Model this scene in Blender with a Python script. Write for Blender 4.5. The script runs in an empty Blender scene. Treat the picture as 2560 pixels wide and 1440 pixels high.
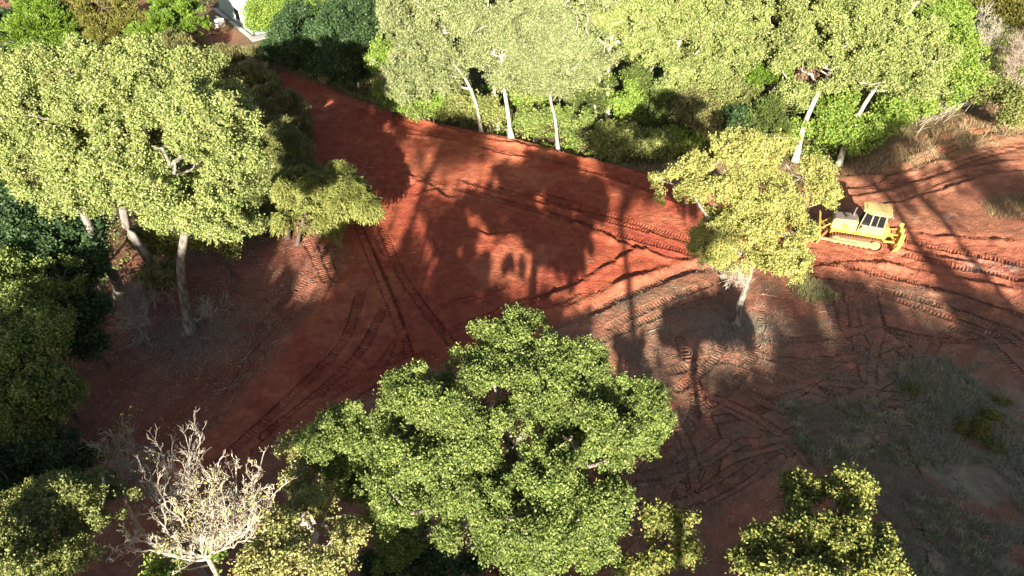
import bpy, math, random
import numpy as np
from mathutils import Vector

# ------------------------------------------------------------------ camera, sky, sun, exposure
CAM_H, PITCH, FPX = 27.0, 40.0, 1707.0
scn = bpy.context.scene
cam_d = bpy.data.cameras.new("camera"); cam = bpy.data.objects.new("camera", cam_d)
scn.collection.objects.link(cam)
cam.location = (0, 0, CAM_H); cam.rotation_euler = (math.radians(90 - PITCH), 0, 0)
cam_d.sensor_width = 36.0; cam_d.lens = 36.0 * FPX / 2560.0
cam_d.clip_start = 0.5; cam_d.clip_end = 5000
scn.camera = cam
SUN_EL = 19.6
SUN_DX = 0.07                      # sideways drift of the shadows per metre away from the viewer
sun_dir = Vector((SUN_DX, 1.0, 0)).normalized() * math.cos(math.radians(SUN_EL))
sun_dir.z = -math.sin(math.radians(SUN_EL))
w = bpy.data.worlds.new("World"); scn.world = w; w.use_nodes = True
nt = w.node_tree; nt.nodes.clear()
wo = nt.nodes.new("ShaderNodeOutputWorld"); bg = nt.nodes.new("ShaderNodeBackground")
sk = nt.nodes.new("ShaderNodeTexSky"); sk.sky_type = 'NISHITA'; sk.sun_disc = False
sk.sun_elevation = math.radians(SUN_EL); sk.sun_rotation = math.pi + math.atan(SUN_DX)
sk.dust_density = 2.5; sk.ozone_density = 0.3; sk.air_density = 0.9
bg.inputs[1].default_value = 0.04
nt.links.new(sk.outputs[0], bg.inputs[0]); nt.links.new(bg.outputs[0], wo.inputs[0])
sl = bpy.data.lights.new("sun", 'SUN'); sl.energy = 5.0; sl.angle = math.radians(0.7); sl.color = (1.0, 0.89, 0.72)
so = bpy.data.objects.new("sun", sl); scn.collection.objects.link(so)
so.rotation_euler = sun_dir.to_track_quat('-Z', 'Y').to_euler(); so.location = (0, -40, 40)
scn.view_settings.view_transform = 'Standard'; scn.view_settings.look = 'None'
scn.view_settings.gamma = 1.0; scn.view_settings.exposure = 1.8
scn.cycles.max_bounces = 5; scn.cycles.diffuse_bounces = 3; scn.cycles.glossy_bounces = 2
scn.cycles.transmission_bounces = 3; scn.cycles.transparent_max_bounces = 4

COL = scn.collection
RNG = np.random.default_rng(11)
CP, SP = math.cos(math.radians(PITCH)), math.sin(math.radians(PITCH))

# ------------------------------------------------------------------ helpers
def at(px, py, z=0.0):             # photo pixel -> point at height z
    a = (px - 1280) / FPX; b = (720 - py) / FPX
    d = (a, CP + b * SP, -SP + b * CP)
    t = (CAM_H - z) / -d[2]
    return np.array((d[0] * t, d[1] * t, z))
def atY(px, py, Y):                # photo pixel -> point at distance Y
    a = (px - 1280) / FPX; b = (720 - py) / FPX
    d = (a, CP + b * SP, -SP + b * CP)
    t = Y / d[1]
    return np.array((d[0] * t, Y, CAM_H + d[2] * t))
def depth(p): return p[1] * CP + (CAM_H - p[2]) * SP

def tag(o, label=None, cat=None, group=None, kind=None):
    if label: o['label'] = label
    if cat: o['category'] = cat
    if group: o['group'] = group
    if kind: o['kind'] = kind
    return o
def empty(name, loc, rz=0.0):
    o = bpy.data.objects.new(name, None); COL.objects.link(o)
    o.location = tuple(float(v) for v in loc); o.rotation_euler = (0, 0, rz)
    o.empty_display_size = 0.3
    return o
def mesh_np(name, V, F, m, parent=None, col=None, smooth=False, extra=None):
    V = np.asarray(V, dtype=np.float32); F = np.asarray(F, dtype=np.int32)
    me = bpy.data.meshes.new(name); k = F.shape[1]
    me.vertices.add(len(V)); me.vertices.foreach_set("co", V.ravel())
    me.loops.add(F.size); me.loops.foreach_set("vertex_index", F.ravel())
    me.polygons.add(len(F)); me.polygons.foreach_set("loop_start", np.arange(0, F.size, k, dtype=np.int32))
    me.polygons.foreach_set("loop_total", np.full(len(F), k, dtype=np.int32))
    if smooth: me.polygons.foreach_set("use_smooth", np.ones(len(F), dtype=bool))
    me.update(calc_edges=True)
    if col is not None:
        dom = 'FACE' if len(col) == len(F) and len(col) != len(V) else 'POINT'
        at_ = me.attributes.new("tint", 'FLOAT_COLOR', dom)
        c4 = np.ones((len(col), 4), dtype=np.float32); c4[:, :3] = col
        at_.data.foreach_set("color", c4.ravel())
    for n_, arr in (extra or {}).items():
        a_ = me.attributes.new(n_, 'FLOAT', 'POINT'); a_.data.foreach_set("value", arr.astype(np.float32))
    me.materials.append(m)
    o = bpy.data.objects.new(name, me); COL.objects.link(o)
    if parent is not None: o.parent = parent
    return o
def copy_tree(o, parent=None):
    c = o.copy(); COL.objects.link(c)
    if parent is not None: c.parent = parent
    for ch in [x for x in COL.objects if x.parent == o]: copy_tree(ch, c)
    return c

# --- noise
def _h(ix, iy, s):
    n = (ix.astype(np.int64) * 374761393 + iy.astype(np.int64) * 668265263 + s * 974711) & 0x7fffffff
    n = ((n ^ (n >> 13)) * 1274126177) & 0x7fffffff
    return ((n ^ (n >> 16)) & 0xffff) / 65535.0
def vn(x, y, s=0):
    ix = np.floor(x); iy = np.floor(y); fx = x - ix; fy = y - iy
    fx = fx * fx * (3 - 2 * fx); fy = fy * fy * (3 - 2 * fy)
    a = _h(ix, iy, s); b = _h(ix + 1, iy, s); c = _h(ix, iy + 1, s); d = _h(ix + 1, iy + 1, s)
    return (a + (b - a) * fx) * (1 - fy) + (c + (d - c) * fx) * fy
def fbm(x, y, sc, oc=4, s=0):
    v = 0; amp = 1; tot = 0; c_, s_ = math.cos(.6), math.sin(.6)
    for i in range(oc):
        v = v + amp * vn(x / sc, y / sc, s + i * 7); tot += amp; amp *= .5; sc *= .5
        x, y = x * c_ - y * s_, x * s_ + y * c_
    return v / tot
def sst(e0, e1, x):
    t = np.clip((x - e0) / (e1 - e0), 0, 1); return t * t * (3 - 2 * t)

# --- materials
def new_mat(name):
    m = bpy.data.materials.new(name); m.use_nodes = True
    m.node_tree.nodes.clear(); return m, m.node_tree.nodes, m.node_tree.links
def leaf_material(name, trans=.22, rough=.5):
    m, n, l = new_mat(name)
    o = n.new("ShaderNodeOutputMaterial"); a = n.new("ShaderNodeAttribute"); a.attribute_name = "tint"
    p = n.new("ShaderNodeBsdfPrincipled"); p.inputs["Roughness"].default_value = rough
    p.inputs["Specular IOR Level"].default_value = .35
    t = n.new("ShaderNodeBsdfTranslucent"); mx = n.new("ShaderNodeMixShader"); mx.inputs[0].default_value = trans
    l.new(a.outputs["Color"], p.inputs["Base Color"]); l.new(a.outputs["Color"], t.inputs[0])
    l.new(p.outputs[0], mx.inputs[1]); l.new(t.outputs[0], mx.inputs[2]); l.new(mx.outputs[0], o.inputs[0])
    return m
LEAF = leaf_material("leaf"); DRY = leaf_material("dry_stem", .1, .8)
def bark_material(name, c1, c2, sc=3.0):
    m, n, l = new_mat(name)
    o = n.new("ShaderNodeOutputMaterial"); p = n.new("ShaderNodeBsdfPrincipled"); p.inputs["Roughness"].default_value = .85
    g = n.new("ShaderNodeNewGeometry"); mp = n.new("ShaderNodeMapping"); mp.inputs["Scale"].default_value = (1, 1, .35)
    x = n.new("ShaderNodeTexNoise"); x.inputs["Scale"].default_value = sc; x.inputs["Detail"].default_value = 6
    r = n.new("ShaderNodeValToRGB"); r.color_ramp.elements[0].color = (*c1, 1); r.color_ramp.elements[1].color = (*c2, 1)
    r.color_ramp.elements[0].position = .38; r.color_ramp.elements[1].position = .62
    b = n.new("ShaderNodeBump"); b.inputs["Distance"].default_value = .05; b.inputs["Strength"].default_value = .6
    l.new(g.outputs["Position"], mp.inputs[0]); l.new(mp.outputs[0], x.inputs[0]); l.new(x.outputs[0], r.inputs[0]); l.new(r.outputs[0], p.inputs[0])
    l.new(x.outputs[0], b.inputs["Height"]); l.new(b.outputs[0], p.inputs["Normal"]); l.new(p.outputs[0], o.inputs[0])
    return m
BARK_PALE = bark_material("pale_bark", (.30, .26, .21), (.62, .58, .50))
BARK_FAN = bark_material("bleached_bark", (.26, .22, .17), (.62, .56, .46), 5)
BARK_COT = bark_material("shaded_grey_bark", (.09, .08, .07), (.27, .25, .22), 5)  # grey bark darkened to paint in the shade on these trunks
BARK_MID = bark_material("grey_white_bark", (.17, .15, .13), (.40, .37, .32))
BARK_GREY = bark_material("grey_bark", (.13, .11, .09), (.30, .27, .23))
BARK_DARK = bark_material("dark_bark", (.06, .045, .035), (.14, .11, .085))
BARK_TWIG = bark_material("twig_bark", (.30, .24, .19), (.50, .43, .36), 6)
def ground_material(name, tread=False):
    m, n, l = new_mat(name)
    o = n.new("ShaderNodeOutputMaterial"); p = n.new("ShaderNodeBsdfPrincipled")
    p.inputs["Roughness"].default_value = .92; p.inputs["Specular IOR Level"].default_value = .15
    a = n.new("ShaderNodeAttribute"); a.attribute_name = "tint"
    g = n.new("ShaderNodeNewGeometry")
    x = n.new("ShaderNodeTexNoise"); x.inputs["Scale"].default_value = 2.2; x.inputs["Detail"].default_value = 9; x.inputs["Roughness"].default_value = .7
    l.new(g.outputs["Position"], x.inputs[0])
    mr = n.new("ShaderNodeMapRange"); mr.inputs[1].default_value = .3; mr.inputs[2].default_value = .7
    mr.inputs[3].default_value = .72; mr.inputs[4].default_value = 1.25
    l.new(x.outputs[0], mr.inputs[0])
    mx = n.new("ShaderNodeVectorMath"); mx.operation = 'SCALE'
    l.new(a.outputs["Color"], mx.inputs[0]); l.new(mr.outputs[0], mx.inputs["Scale"]); l.new(mx.outputs[0], p.inputs[0])
    y = n.new("ShaderNodeTexNoise"); y.inputs["Scale"].default_value = 6; y.inputs["Detail"].default_value = 8; y.inputs["Roughness"].default_value = .65
    l.new(g.outputs["Position"], y.inputs[0])
    b1 = n.new("ShaderNodeBump"); b1.inputs["Distance"].default_value = .13; b1.inputs["Strength"].default_value = .8
    l.new(y.outputs[0], b1.inputs["Height"])
    last = b1
    if tread:
        ph = n.new("ShaderNodeAttribute"); ph.attribute_name = "tread_phase"
        mk = n.new("ShaderNodeAttribute"); mk.attribute_name = "tread_mask"
        s = n.new("ShaderNodeMath"); s.operation = 'SINE'; l.new(ph.outputs["Fac"], s.inputs[0])
        q = n.new("ShaderNodeMath"); q.operation = 'MULTIPLY'; l.new(s.outputs[0], q.inputs[0]); l.new(mk.outputs["Fac"], q.inputs[1])
        b2 = n.new("ShaderNodeBump"); b2.inputs["Distance"].default_value = .035; b2.inputs["Strength"].default_value = 1.0
        l.new(q.outputs[0], b2.inputs["Height"]); l.new(b1.outputs[0], b2.inputs["Normal"]); last = b2
    l.new(last.outputs[0], p.inputs["Normal"]); l.new(p.outputs[0], o.inputs[0])
    return m
SOIL = ground_material("soil", True); CLOD = ground_material("soil_clod")
def paint(name, c, rough=.45, metal=0.0, dirt=(.30, .13, .07), amount=.35, sc=2.5, spec=.4):
    m, n, l = new_mat(name)
    o = n.new("ShaderNodeOutputMaterial"); p = n.new("ShaderNodeBsdfPrincipled")
    p.inputs["Roughness"].default_value = rough; p.inputs["Metallic"].default_value = metal; p.inputs["Specular IOR Level"].default_value = spec
    g = n.new("ShaderNodeTexCoord"); x = n.new("ShaderNodeTexNoise"); x.inputs["Scale"].default_value = sc; x.inputs["Detail"].default_value = 8
    x.inputs["Roughness"].default_value = .7
    l.new(g.outputs["Object"], x.inputs[0])
    r = n.new("ShaderNodeMapRange"); r.inputs[1].default_value = .45; r.inputs[2].default_value = .75; r.inputs[4].default_value = amount
    l.new(x.outputs[0], r.inputs[0])
    mx = n.new("ShaderNodeMix"); mx.data_type = 'RGBA'; mx.inputs[6].default_value = (*c, 1); mx.inputs[7].default_value = (*dirt, 1)
    l.new(r.outputs[0], mx.inputs[0]); l.new(mx.outputs[2], p.inputs[0]); l.new(p.outputs[0], o.inputs[0])
    return m

# ------------------------------------------------------------------ the ground: height, colour and track prints
def poly_px(pts): return np.array([at(*p)[:2] for p in pts])
def smooth_line(P, n=6):
    P = np.asarray(P, float)
    if len(P) < 3: return P
    Q = np.vstack([2 * P[0] - P[1], P, 2 * P[-1] - P[-2]]); out = []
    for i in range(1, len(Q) - 2):
        for t in np.arange(0, 1, 1 / n):
            out.append(.5 * (2 * Q[i] + (Q[i + 1] - Q[i - 1]) * t + (2 * Q[i - 1] - 5 * Q[i] + 4 * Q[i + 1] - Q[i + 2]) * t * t
                             + (3 * Q[i] - Q[i - 1] - 3 * Q[i + 1] + Q[i + 2]) * t ** 3))
    out.append(Q[-2]); return np.array(out)
def near(X, Y, P, R):              # distance, arc length and signed side to a polyline, for points within R
    D = np.full(X.shape, 1e9); S = np.zeros(X.shape); L = np.zeros(X.shape); acc = 0
    for a, b in zip(P[:-1], P[1:]):
        ln = math.hypot(*(b - a))
        if ln < 1e-6: continue
        idx = np.nonzero((X > min(a[0], b[0]) - R) & (X < max(a[0], b[0]) + R) & (Y > min(a[1], b[1]) - R) & (Y < max(a[1], b[1]) + R))[0]
        if len(idx):
            u = (b - a) / ln; dx = X[idx] - a[0]; dy = Y[idx] - a[1]
            t = np.clip(dx * u[0] + dy * u[1], 0, ln); ex = dx - u[0] * t; ey = dy - u[1] * t
            d = np.hypot(ex, ey); side = u[0] * dy - u[1] * dx
            k = d < D[idx]; ii = idx[k]
            D[ii] = d[k]; S[ii] = acc + t[k]; L[ii] = np.sign(side[k]) * d[k]
        acc += ln
    return D, S, L
def inside(X, Y, P, soft=1.0):     # soft polygon mask
    c = np.zeros(X.shape, bool); n = len(P)
    for i in range(n):
        a, b = P[i], P[(i + 1) % n]
        if abs(a[1] - b[1]) < 1e-9: continue
        k = ((a[1] > Y) != (b[1] > Y)) & (X < (b[0] - a[0]) * (Y - a[1]) / (b[1] - a[1]) + a[0]); c ^= k
    D, _, _ = near(X, Y, np.vstack([P, P[:1]]), soft * 1.5 + .01)
    D = np.minimum(D, soft)
    return np.where(c, .5 + .5 * D / soft, .5 - .5 * D / soft)

PAD = poly_px([(690, 175), (800, 208), (950, 268), (1090, 305), (1280, 345), (1480, 400), (1650, 440), (1760, 500), (1790, 590), (1740, 650), (1600, 705), (1390, 800),
               (1180, 900), (960, 960), (700, 1090), (420, 1290), (300, 1400), (420, 1160), (560, 1060), (690, 900), (800, 760), (880, 640), (830, 540), (790, 400), (740, 290), (690, 205)])
EDGE = smooth_line(poly_px([(800, 208), (950, 268), (1090, 305), (1280, 345), (1480, 400), (1650, 440), (1730, 490)]))
LOWEDGE = smooth_line(poly_px([(1120, 960), (1290, 850), (1390, 800), (1600, 705), (1690, 665), (1760, 655)]))
DOZBAND = poly_px([(1980, 560), (2250, 540), (2560, 590), (2700, 620), (2700, 760), (2560, 725), (2300, 680), (2100, 660), (1960, 700), (1780, 640), (1800, 560)])
GRASS = poly_px([(2240, 930), (2340, 870), (2420, 880), (2560, 960), (2800, 1000), (2800, 1600), (2300, 1600), (2250, 1400), (2330, 1290), (2230, 1200), (2220, 1100), (2270, 1060)])
PALEGR = poly_px([(1960, 1010), (2200, 1000), (2280, 1130), (2400, 1300), (2560, 1500), (2300, 1500), (2180, 1250), (1990, 1130)])
DRYZ = poly_px([(1990, 395), (2130, 400), (2350, 330), (2560, 250), (2800, 200), (2800, 330), (2560, 345), (2330, 400), (2150, 425), (2050, 425)])
DRYZ2 = poly_px([(1480, 385), (1620, 395), (1800, 380), (1990, 395), (2040, 430), (1900, 440), (1700, 440), (1650, 425)])
FORB = poly_px([(800, 200), (950, 262), (1280, 338), (1650, 430), (2050, 415), (2140, 400), (2350, 320), (2560, 235), (3400, 60), (3400, -140), (300, -140), (520, 60), (700, 140)])
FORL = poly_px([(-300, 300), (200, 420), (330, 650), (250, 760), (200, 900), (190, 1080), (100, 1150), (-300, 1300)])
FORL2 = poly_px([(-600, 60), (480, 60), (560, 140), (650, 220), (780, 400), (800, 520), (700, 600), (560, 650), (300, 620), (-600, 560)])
GREENB = poly_px([(1700, 250), (2200, 60), (2560, -60), (3400, -100), (3400, 60), (2560, 235), (2250, 330), (2140, 395), (1990, 370), (1750, 400), (1500, 390)])
OLIVEP = poly_px([(1500, 740), (1700, 690), (2000, 660), (2300, 690), (2560, 800), (2800, 900), (2800, 1300), (2000, 1500), (1700, 1500), (1550, 1100), (1420, 850)])
LEFTB = poly_px([(180, 700), (420, 640), (620, 590), (720, 560), (860, 620), (780, 750), (680, 890), (540, 1060), (380, 1250), (150, 1250), (150, 900)])
TREER = at(1840, 812)[:2]; TREEL = at(470, 830)[:2]

RUTS = []                          # ridges: line, half width, height
def ridge(pts, wd, h): RUTS.append((smooth_line(poly_px(pts)), wd, h))
ridge([(1020, 285), (1100, 318), (1200, 345), (1330, 372), (1480, 402), (1640, 448)], .30, .20)
ridge([(990, 335), (1130, 352), (1250, 385), (1400, 412), (1540, 452), (1650, 490)], .22, .13)
ridge([(870, 400), (960, 430), (1060, 452), (1120, 470)], .30, .20)
ridge([(880, 380), (1000, 440), (1110, 478)], .25, .16)
ridge([(1020, 478), (1060, 462), (1110, 496), (1160, 490)], .22, .17)
ridge([(1030, 502), (1080, 480), (1120, 505)], .20, .14)
ridge([(1120, 450), (1300, 500), (1420, 525), (1560, 560), (1700, 610), (1790, 640)], .22, .10)
ridge([(1400, 560), (1480, 575), (1560, 615), (1640, 640), (1740, 655)], .25, .17)
ridge([(1390, 590), (1440, 560), (1520, 605)], .22, .15)
ridge([(1160, 570), (1230, 590), (1300, 580), (1350, 590)], .2, .12)
ridge([(1220, 790), (1290, 765), (1370, 745), (1440, 720), (1500, 680), (1570, 640), (1640, 620)], .30, .22)
ridge([(1240, 805), (1330, 790), (1400, 765), (1480, 730)], .22, .14)
ridge([(1370, 800), (1440, 765), (1540, 720), (1640, 680), (1710, 655), (1800, 650)], .35, .24)
ridge([(1060, 800), (1100, 840), (1140, 870)], .2, .1)
ridge([(900, 540), (950, 640), (1000, 740)], .25, .12)
ridge([(1160, 600), (1180, 680), (1150, 740), (1110, 790)], .3, .1)
ridge([(2060, 640), (2200, 632), (2330, 660), (2560, 720)], .30, .22)
ridge([(2280, 560), (2400, 578), (2560, 600)], .35, .22)
ridge([(2230, 590), (2350, 620), (2480, 650)], .30, .18)
ridge([(2100, 560), (2270, 548), (2300, 560)], .3, .15)
ridge([(2290, 700), (2400, 720), (2560, 790)], .4, .2)
ridge([(2100, 470), (2250, 455), (2400, 420), (2560, 400)], .28, .16)
ridge([(2130, 495), (2290, 480), (2450, 440), (2560, 425)], .22, .13)
ridge([(2080, 450), (2200, 440), (2330, 400), (2560, 360)], .25, .12)
ridge([(2180, 430), (2300, 415), (2420, 385)], .25, .12)
ridge([(2050, 425), (2180, 420), (2350, 370), (2560, 335)], .5, .25)
ridge([(1640, 890), (1700, 900), (1760, 880)], .3, .12)
ridge([(640, 900), (740, 760), (850, 640)], .3, .07)
ridge([(560, 930), (700, 780), (800, 660)], .3, .06)
ridge([(520, 1080), (600, 960), (700, 860), (800, 760)], .35, .10)
ridge([(700, 175), (800, 220), (950, 285), (1050, 320)], .2, .1)
ridge([(790, 235), (900, 275), (1000, 305)], .18, .09)

TRK = []                           # track prints: line, half width, strength
def track(pts, hw=.26, k=1.0, pair=0.0):
    P = smooth_line(poly_px(pts))
    if pair:
        d = np.gradient(P, axis=0); nrm = np.stack([-d[:, 1], d[:, 0]], 1); nrm /= np.linalg.norm(nrm, axis=1)[:, None] + 1e-9
        TRK.append((P + nrm * pair / 2, hw, k)); TRK.append((P - nrm * pair / 2, hw, k))
    else: TRK.append((P, hw, k))
track([(885, 540), (940, 660), (990, 780), (1020, 880), (1030, 930)])
track([(950, 560), (1000, 680), (1060, 770), (1130, 860)])
track([(905, 590), (960, 720), (1010, 850)], k=.7)
track([(905, 720), (860, 850), (760, 960), (610, 1100), (480, 1220)], .27)
track([(960, 770), (900, 880), (800, 980), (660, 1090)], .27)
track([(1010, 830), (930, 930), (780, 1010), (640, 1130)], .25, .8)
track([(1000, 860), (960, 950), (900, 1000)], .25, .8)
track([(1080, 880), (900, 950), (740, 1050)], .25, .7)
track([(800, 600), (830, 680), (845, 700)], .27); track([(750, 570), (790, 650), (815, 700)], .25, .7)
track([(620, 870), (700, 760), (780, 690)], .25, .6); track([(560, 1000), (640, 880), (720, 800)], .25, .6)
track([(820, 215), (1000, 278), (1280, 345), (1480, 395), (1640, 440)], .25, .8)
track([(850, 260), (1000, 312), (1250, 372), (1480, 430), (1700, 505)], .25, .8)
track([(1150, 460), (1350, 515), (1560, 575), (1760, 625)], .27, 1, 1.3)
track([(1300, 470), (1500, 530), (1700, 590), (1780, 610)], .27, .9)
track([(1100, 770), (1180, 745), (1250, 720)], .25, .7)
track([(1120, 830), (1220, 790), (1320, 760), (1450, 700)], .25, .8)
track([(2270, 590), (2400, 625), (2560, 668), (2700, 700)], .28, 1, 1.8)
track([(1960, 640), (2080, 650), (2300, 700), (2560, 800)], .27, .9, 1.8)
track([(1980, 670), (2150, 690), (2300, 740), (2560, 850)], .27, .8)
track([(2110, 690), (2110, 800), (2140, 960), (2150, 1040)], .27, 1)
track([(2190, 690), (2220, 800), (2270, 930)], .27, 1)
track([(2060, 700), (2085, 800), (2110, 900)], .25, .7)
track([(1620, 1300), (1670, 1180), (1760, 1100), (1900, 1070), (2050, 1000)], .28, 1, 1.8)
track([(1560, 1300), (1640, 1180), (1720, 1080), (1740, 960), (1700, 850)], .28, 1)
track([(1690, 1320), (1760, 1220), (1790, 1120), (1750, 1000)], .28, 1)
track([(1640, 1420), (1700, 1300), (1830, 1180), (1990, 1130), (2110, 1080)], .27, .9)
track([(1480, 1180), (1560, 1150), (1640, 1090), (1720, 1060)], .27, 1)
track([(1500, 800), (1600, 750), (1750, 690)], .27, .8, 1.6)
track([(1480, 860), (1640, 790), (1800, 740)], .25, .7)
track([(1680, 930), (1800, 900), (1960, 950), (2100, 1000)], .27, .7)
track([(1840, 1000), (1960, 1060), (2070, 1060), (2200, 1000)], .27, .7, 1.6)
track([(2150, 1040), (2250, 1120), (2290, 1200)], .27, .8)
track([(2120, 430), (2260, 425), (2420, 380), (2560, 350)], .27, .7, 1.6)
track([(2270, 470), (2400, 430), (2560, 420)], .27, .7)
track([(2230, 1220), (2290, 1320), (2300, 1420)], .27, .8)
track([(1160, 1350), (1230, 1400), (1290, 1460)], .27, 1, 1.0)
track([(2400, 780), (2500, 830), (2600, 930)], .27, .7, 1.6)
rr = np.random.default_rng(5)
for i in range(19):                # long turning runs over the right-hand side
    x0, y0 = rr.uniform(1600, 2250), rr.uniform(740, 1300); a0 = rr.choice((-.5, .3, 1.2, 2.0, 2.6)) + rr.normal(0, .3); kk = rr.uniform(-.28, .28)
    pts = []
    for j in range(8):
        pts.append((x0, y0)); a0 += kk * .5; x0 += 52 * math.cos(a0); y0 += 38 * math.sin(a0)
    track(pts, .25, rr.uniform(.45, .8), 1.7 if i % 2 else 0)

def height(X, Y, prints=True):
    X = np.asarray(X, float); Y = np.asarray(Y, float)
    h = (fbm(X, Y, 16, 2, 3) - .5) * .5 + (fbm(X, Y, 2.5, 3, 9) - .5) * .16
    dist = np.hypot(X, Y - 35)
    h = h + sst(90, 600, dist) * (fbm(X, Y, 160, 3, 4) - .3) * 14
    pm = inside(X, Y, PAD, .8)
    h = h * (1 - .7 * pm)
    D, S, L = near(X, Y, EDGE, 30)                      # bank beyond the pad's far edge
    h = h - np.where(L > 0, sst(0.05, 1.1, L) * 1.0 * (1 - sst(12, 30, L)), 0) * np.where(D < 1e8, 1, 0) * np.clip(sst(0, 4, S) , 0, 1)
    D, S, L = near(X, Y, LOWEDGE, 3)                    # low lip on the near side
    h = h + np.where(D < 3, -.22 * np.exp(-((L + .35) / .5) ** 2), 0)
    rough = fbm(X, Y, .5, 2, 21)
    for P, wd, hh in RUTS:
        D, S, L = near(X, Y, P, wd * 4)
        k = np.nonzero(D < wd * 4)[0]
        if len(k):
            Lk = L[k] + (vn(S[k] / .5, S[k] * 0 + 3, 5) - .5) * .25
            fade = sst(0, 1.5, S[k]) * (1 - sst(S[k].max() - 1.5, S[k].max() + .01, S[k]))
            h[k] += fade * hh * .8 * (.25 + 1.3 * vn(S[k] / 2.2, S[k] * 0 + wd * 30, 15)) * (np.exp(-(Lk / wd) ** 2) * (.3 + 1.4 * rough[k]) - .45 * np.exp(-((Lk - wd * 1.5) / wd) ** 2))
    if prints:
        dep = np.zeros(X.shape)
        for P, hw, kk in TRK:
            D, S, L = near(X, Y, P, .7); k = np.nonzero(D < .6)[0]; q = hw + (vn(S[k] / .6, S[k] * 0 + hw * 9, 31) - .5) * .10
            e = -.055 * kk * sst(q + .07, q - .07, D[k]) * (.55 + .9 * vn(S[k] / 1.6, S[k] * 0, 13)); inn = D[k] < q; dep[k] = np.where(inn, e, dep[k] + .035 * kk * np.exp(-((D[k] - q - .07) / .07) ** 2) * (.3 + 1.4 * rough[k]))
        h += np.clip(dep, -.09, .09)
    dz = inside(X, Y, DRYZ, 1.2)
    h = h + dz * (fbm(X, Y, 1.5, 4, 33) - .3) * .9
    db = inside(X, Y, DOZBAND, .6)
    h = h + db * (fbm(X, Y, .45, 2, 77) - .5) * .14 - (1 - pm) * 0
    h = h + (fbm(X, Y, .35, 2, 51) - .5) * .06
    return h
def colour(X, Y):
    X = np.asarray(X, float); Y = np.asarray(Y, float)
    n1 = fbm(X, Y, 5, 4, 61); n2 = fbm(X, Y, 1.2, 4, 62); n3 = fbm(X, Y, .4, 2, 63)
    c = np.array((.34, .145, .09)) * np.ones((len(X), 1))
    def lay(mask, rgb):
        nonlocal c; c = c * (1 - mask[:, None]) + np.array(rgb) * mask[:, None]
    lay(inside(X, Y, OLIVEP, 3) * sst(.40, .62, n1) * .8, (.29, .165, .115))
    lay(inside(X, Y, OLIVEP, 3) * sst(.52, .66, n2) * .55, (.40, .14, .09))
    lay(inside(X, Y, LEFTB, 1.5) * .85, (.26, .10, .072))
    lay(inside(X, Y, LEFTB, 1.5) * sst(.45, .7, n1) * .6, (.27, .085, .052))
    lay(inside(X, Y, PAD, .5), (.39, .10, .055))
    lay(inside(X, Y, PAD, .5) * sst(.45, .6, n1) * .6, (.52, .18, .10))
    lay(inside(X, Y, PAD, .5) * sst(.5, .64, n2) * .6, (.27, .055, .038))
    lay(inside(X, Y, DOZBAND, .7) * .9, (.44, .15, .09))
    lay(inside(X, Y, PALEGR, 2) * sst(.38, .6, n2) * .75, (.28, .24, .17))
    lay(inside(X, Y, GRASS, 2) * (.15 + .75 * sst(.40, .56, n1 * .5 + n2 * .5)), (.24, .22, .15))
    lay(inside(X, Y, FORB, .5) * .95, (.16, .13, .07))
    lay(inside(X, Y, GREENB, 2) * sst(.35, .6, n2) * .7, (.16, .17, .06))
    lay(inside(X, Y, DRYZ, 1.0) * .9, (.37, .25, .15))
    lay(inside(X, Y, DRYZ, 1.0) * sst(.5, .6, n2) * .8, (.40, .15, .08))
    lay(inside(X, Y, DRYZ2, .8) * .9, (.36, .25, .16))
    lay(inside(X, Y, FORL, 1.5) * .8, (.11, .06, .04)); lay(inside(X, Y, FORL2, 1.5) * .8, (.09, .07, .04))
    lay(np.exp(-(((X - TREER[0]) / 2.3) ** 2 + ((Y - TREER[1] + .3) / 1.5) ** 2)) * .9 * sst(.2, .5, n2), (.34, .29, .24))
    lay(np.exp(-(((X - TREEL[0]) / 2.6) ** 2 + ((Y - TREEL[1] + .4) / 2.0) ** 2)) * .8 * sst(.2, .5, n2), (.22, .18, .14))
    for (px, py, r) in ((2380, 525, .5), (2290, 525, .35), (2470, 650, .9), (2530, 655, .9), (2430, 630, .5), (2150, 552, .4), (2240, 610, .35)):
        q = at(px, py); lay(np.exp(-(((X - q[0]) / (r * 1.8)) ** 2 + ((Y - q[1]) / (r * .6)) ** 2)) * sst(.45, .6, n3) * .6, (.46, .34, .29))
    PATH = smooth_line(poly_px([(480, 0), (520, 60), (600, 100), (690, 160), (760, 215), (900, 260)]))
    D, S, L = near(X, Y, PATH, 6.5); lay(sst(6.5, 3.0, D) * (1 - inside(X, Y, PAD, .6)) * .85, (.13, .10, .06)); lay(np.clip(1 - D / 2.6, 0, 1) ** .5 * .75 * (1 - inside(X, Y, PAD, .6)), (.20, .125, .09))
    D, S, L = near(X, Y, poly_px([(500, 95), (520, 80), (560, 100)]), 2); lay(np.clip(1.3 - D / 1.5, 0, 1) * .8, (.30, .09, .055))
    far = sst(85, 130, np.hypot(X, Y - 35)); lay(far * .9, (.09, .10, .045))
    for P, hw, kk in TRK:
        D, S, L = near(X, Y, P, .5); k = np.nonzero(D < .5)[0]
        c[k] *= 1 + (.10 * kk * sst(hw + .05, hw - .1, D[k]))[:, None]
    return np.clip(c * (.74 + .52 * n2)[:, None] * (.82 + .36 * n3)[:, None], .01, .8)

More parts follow.
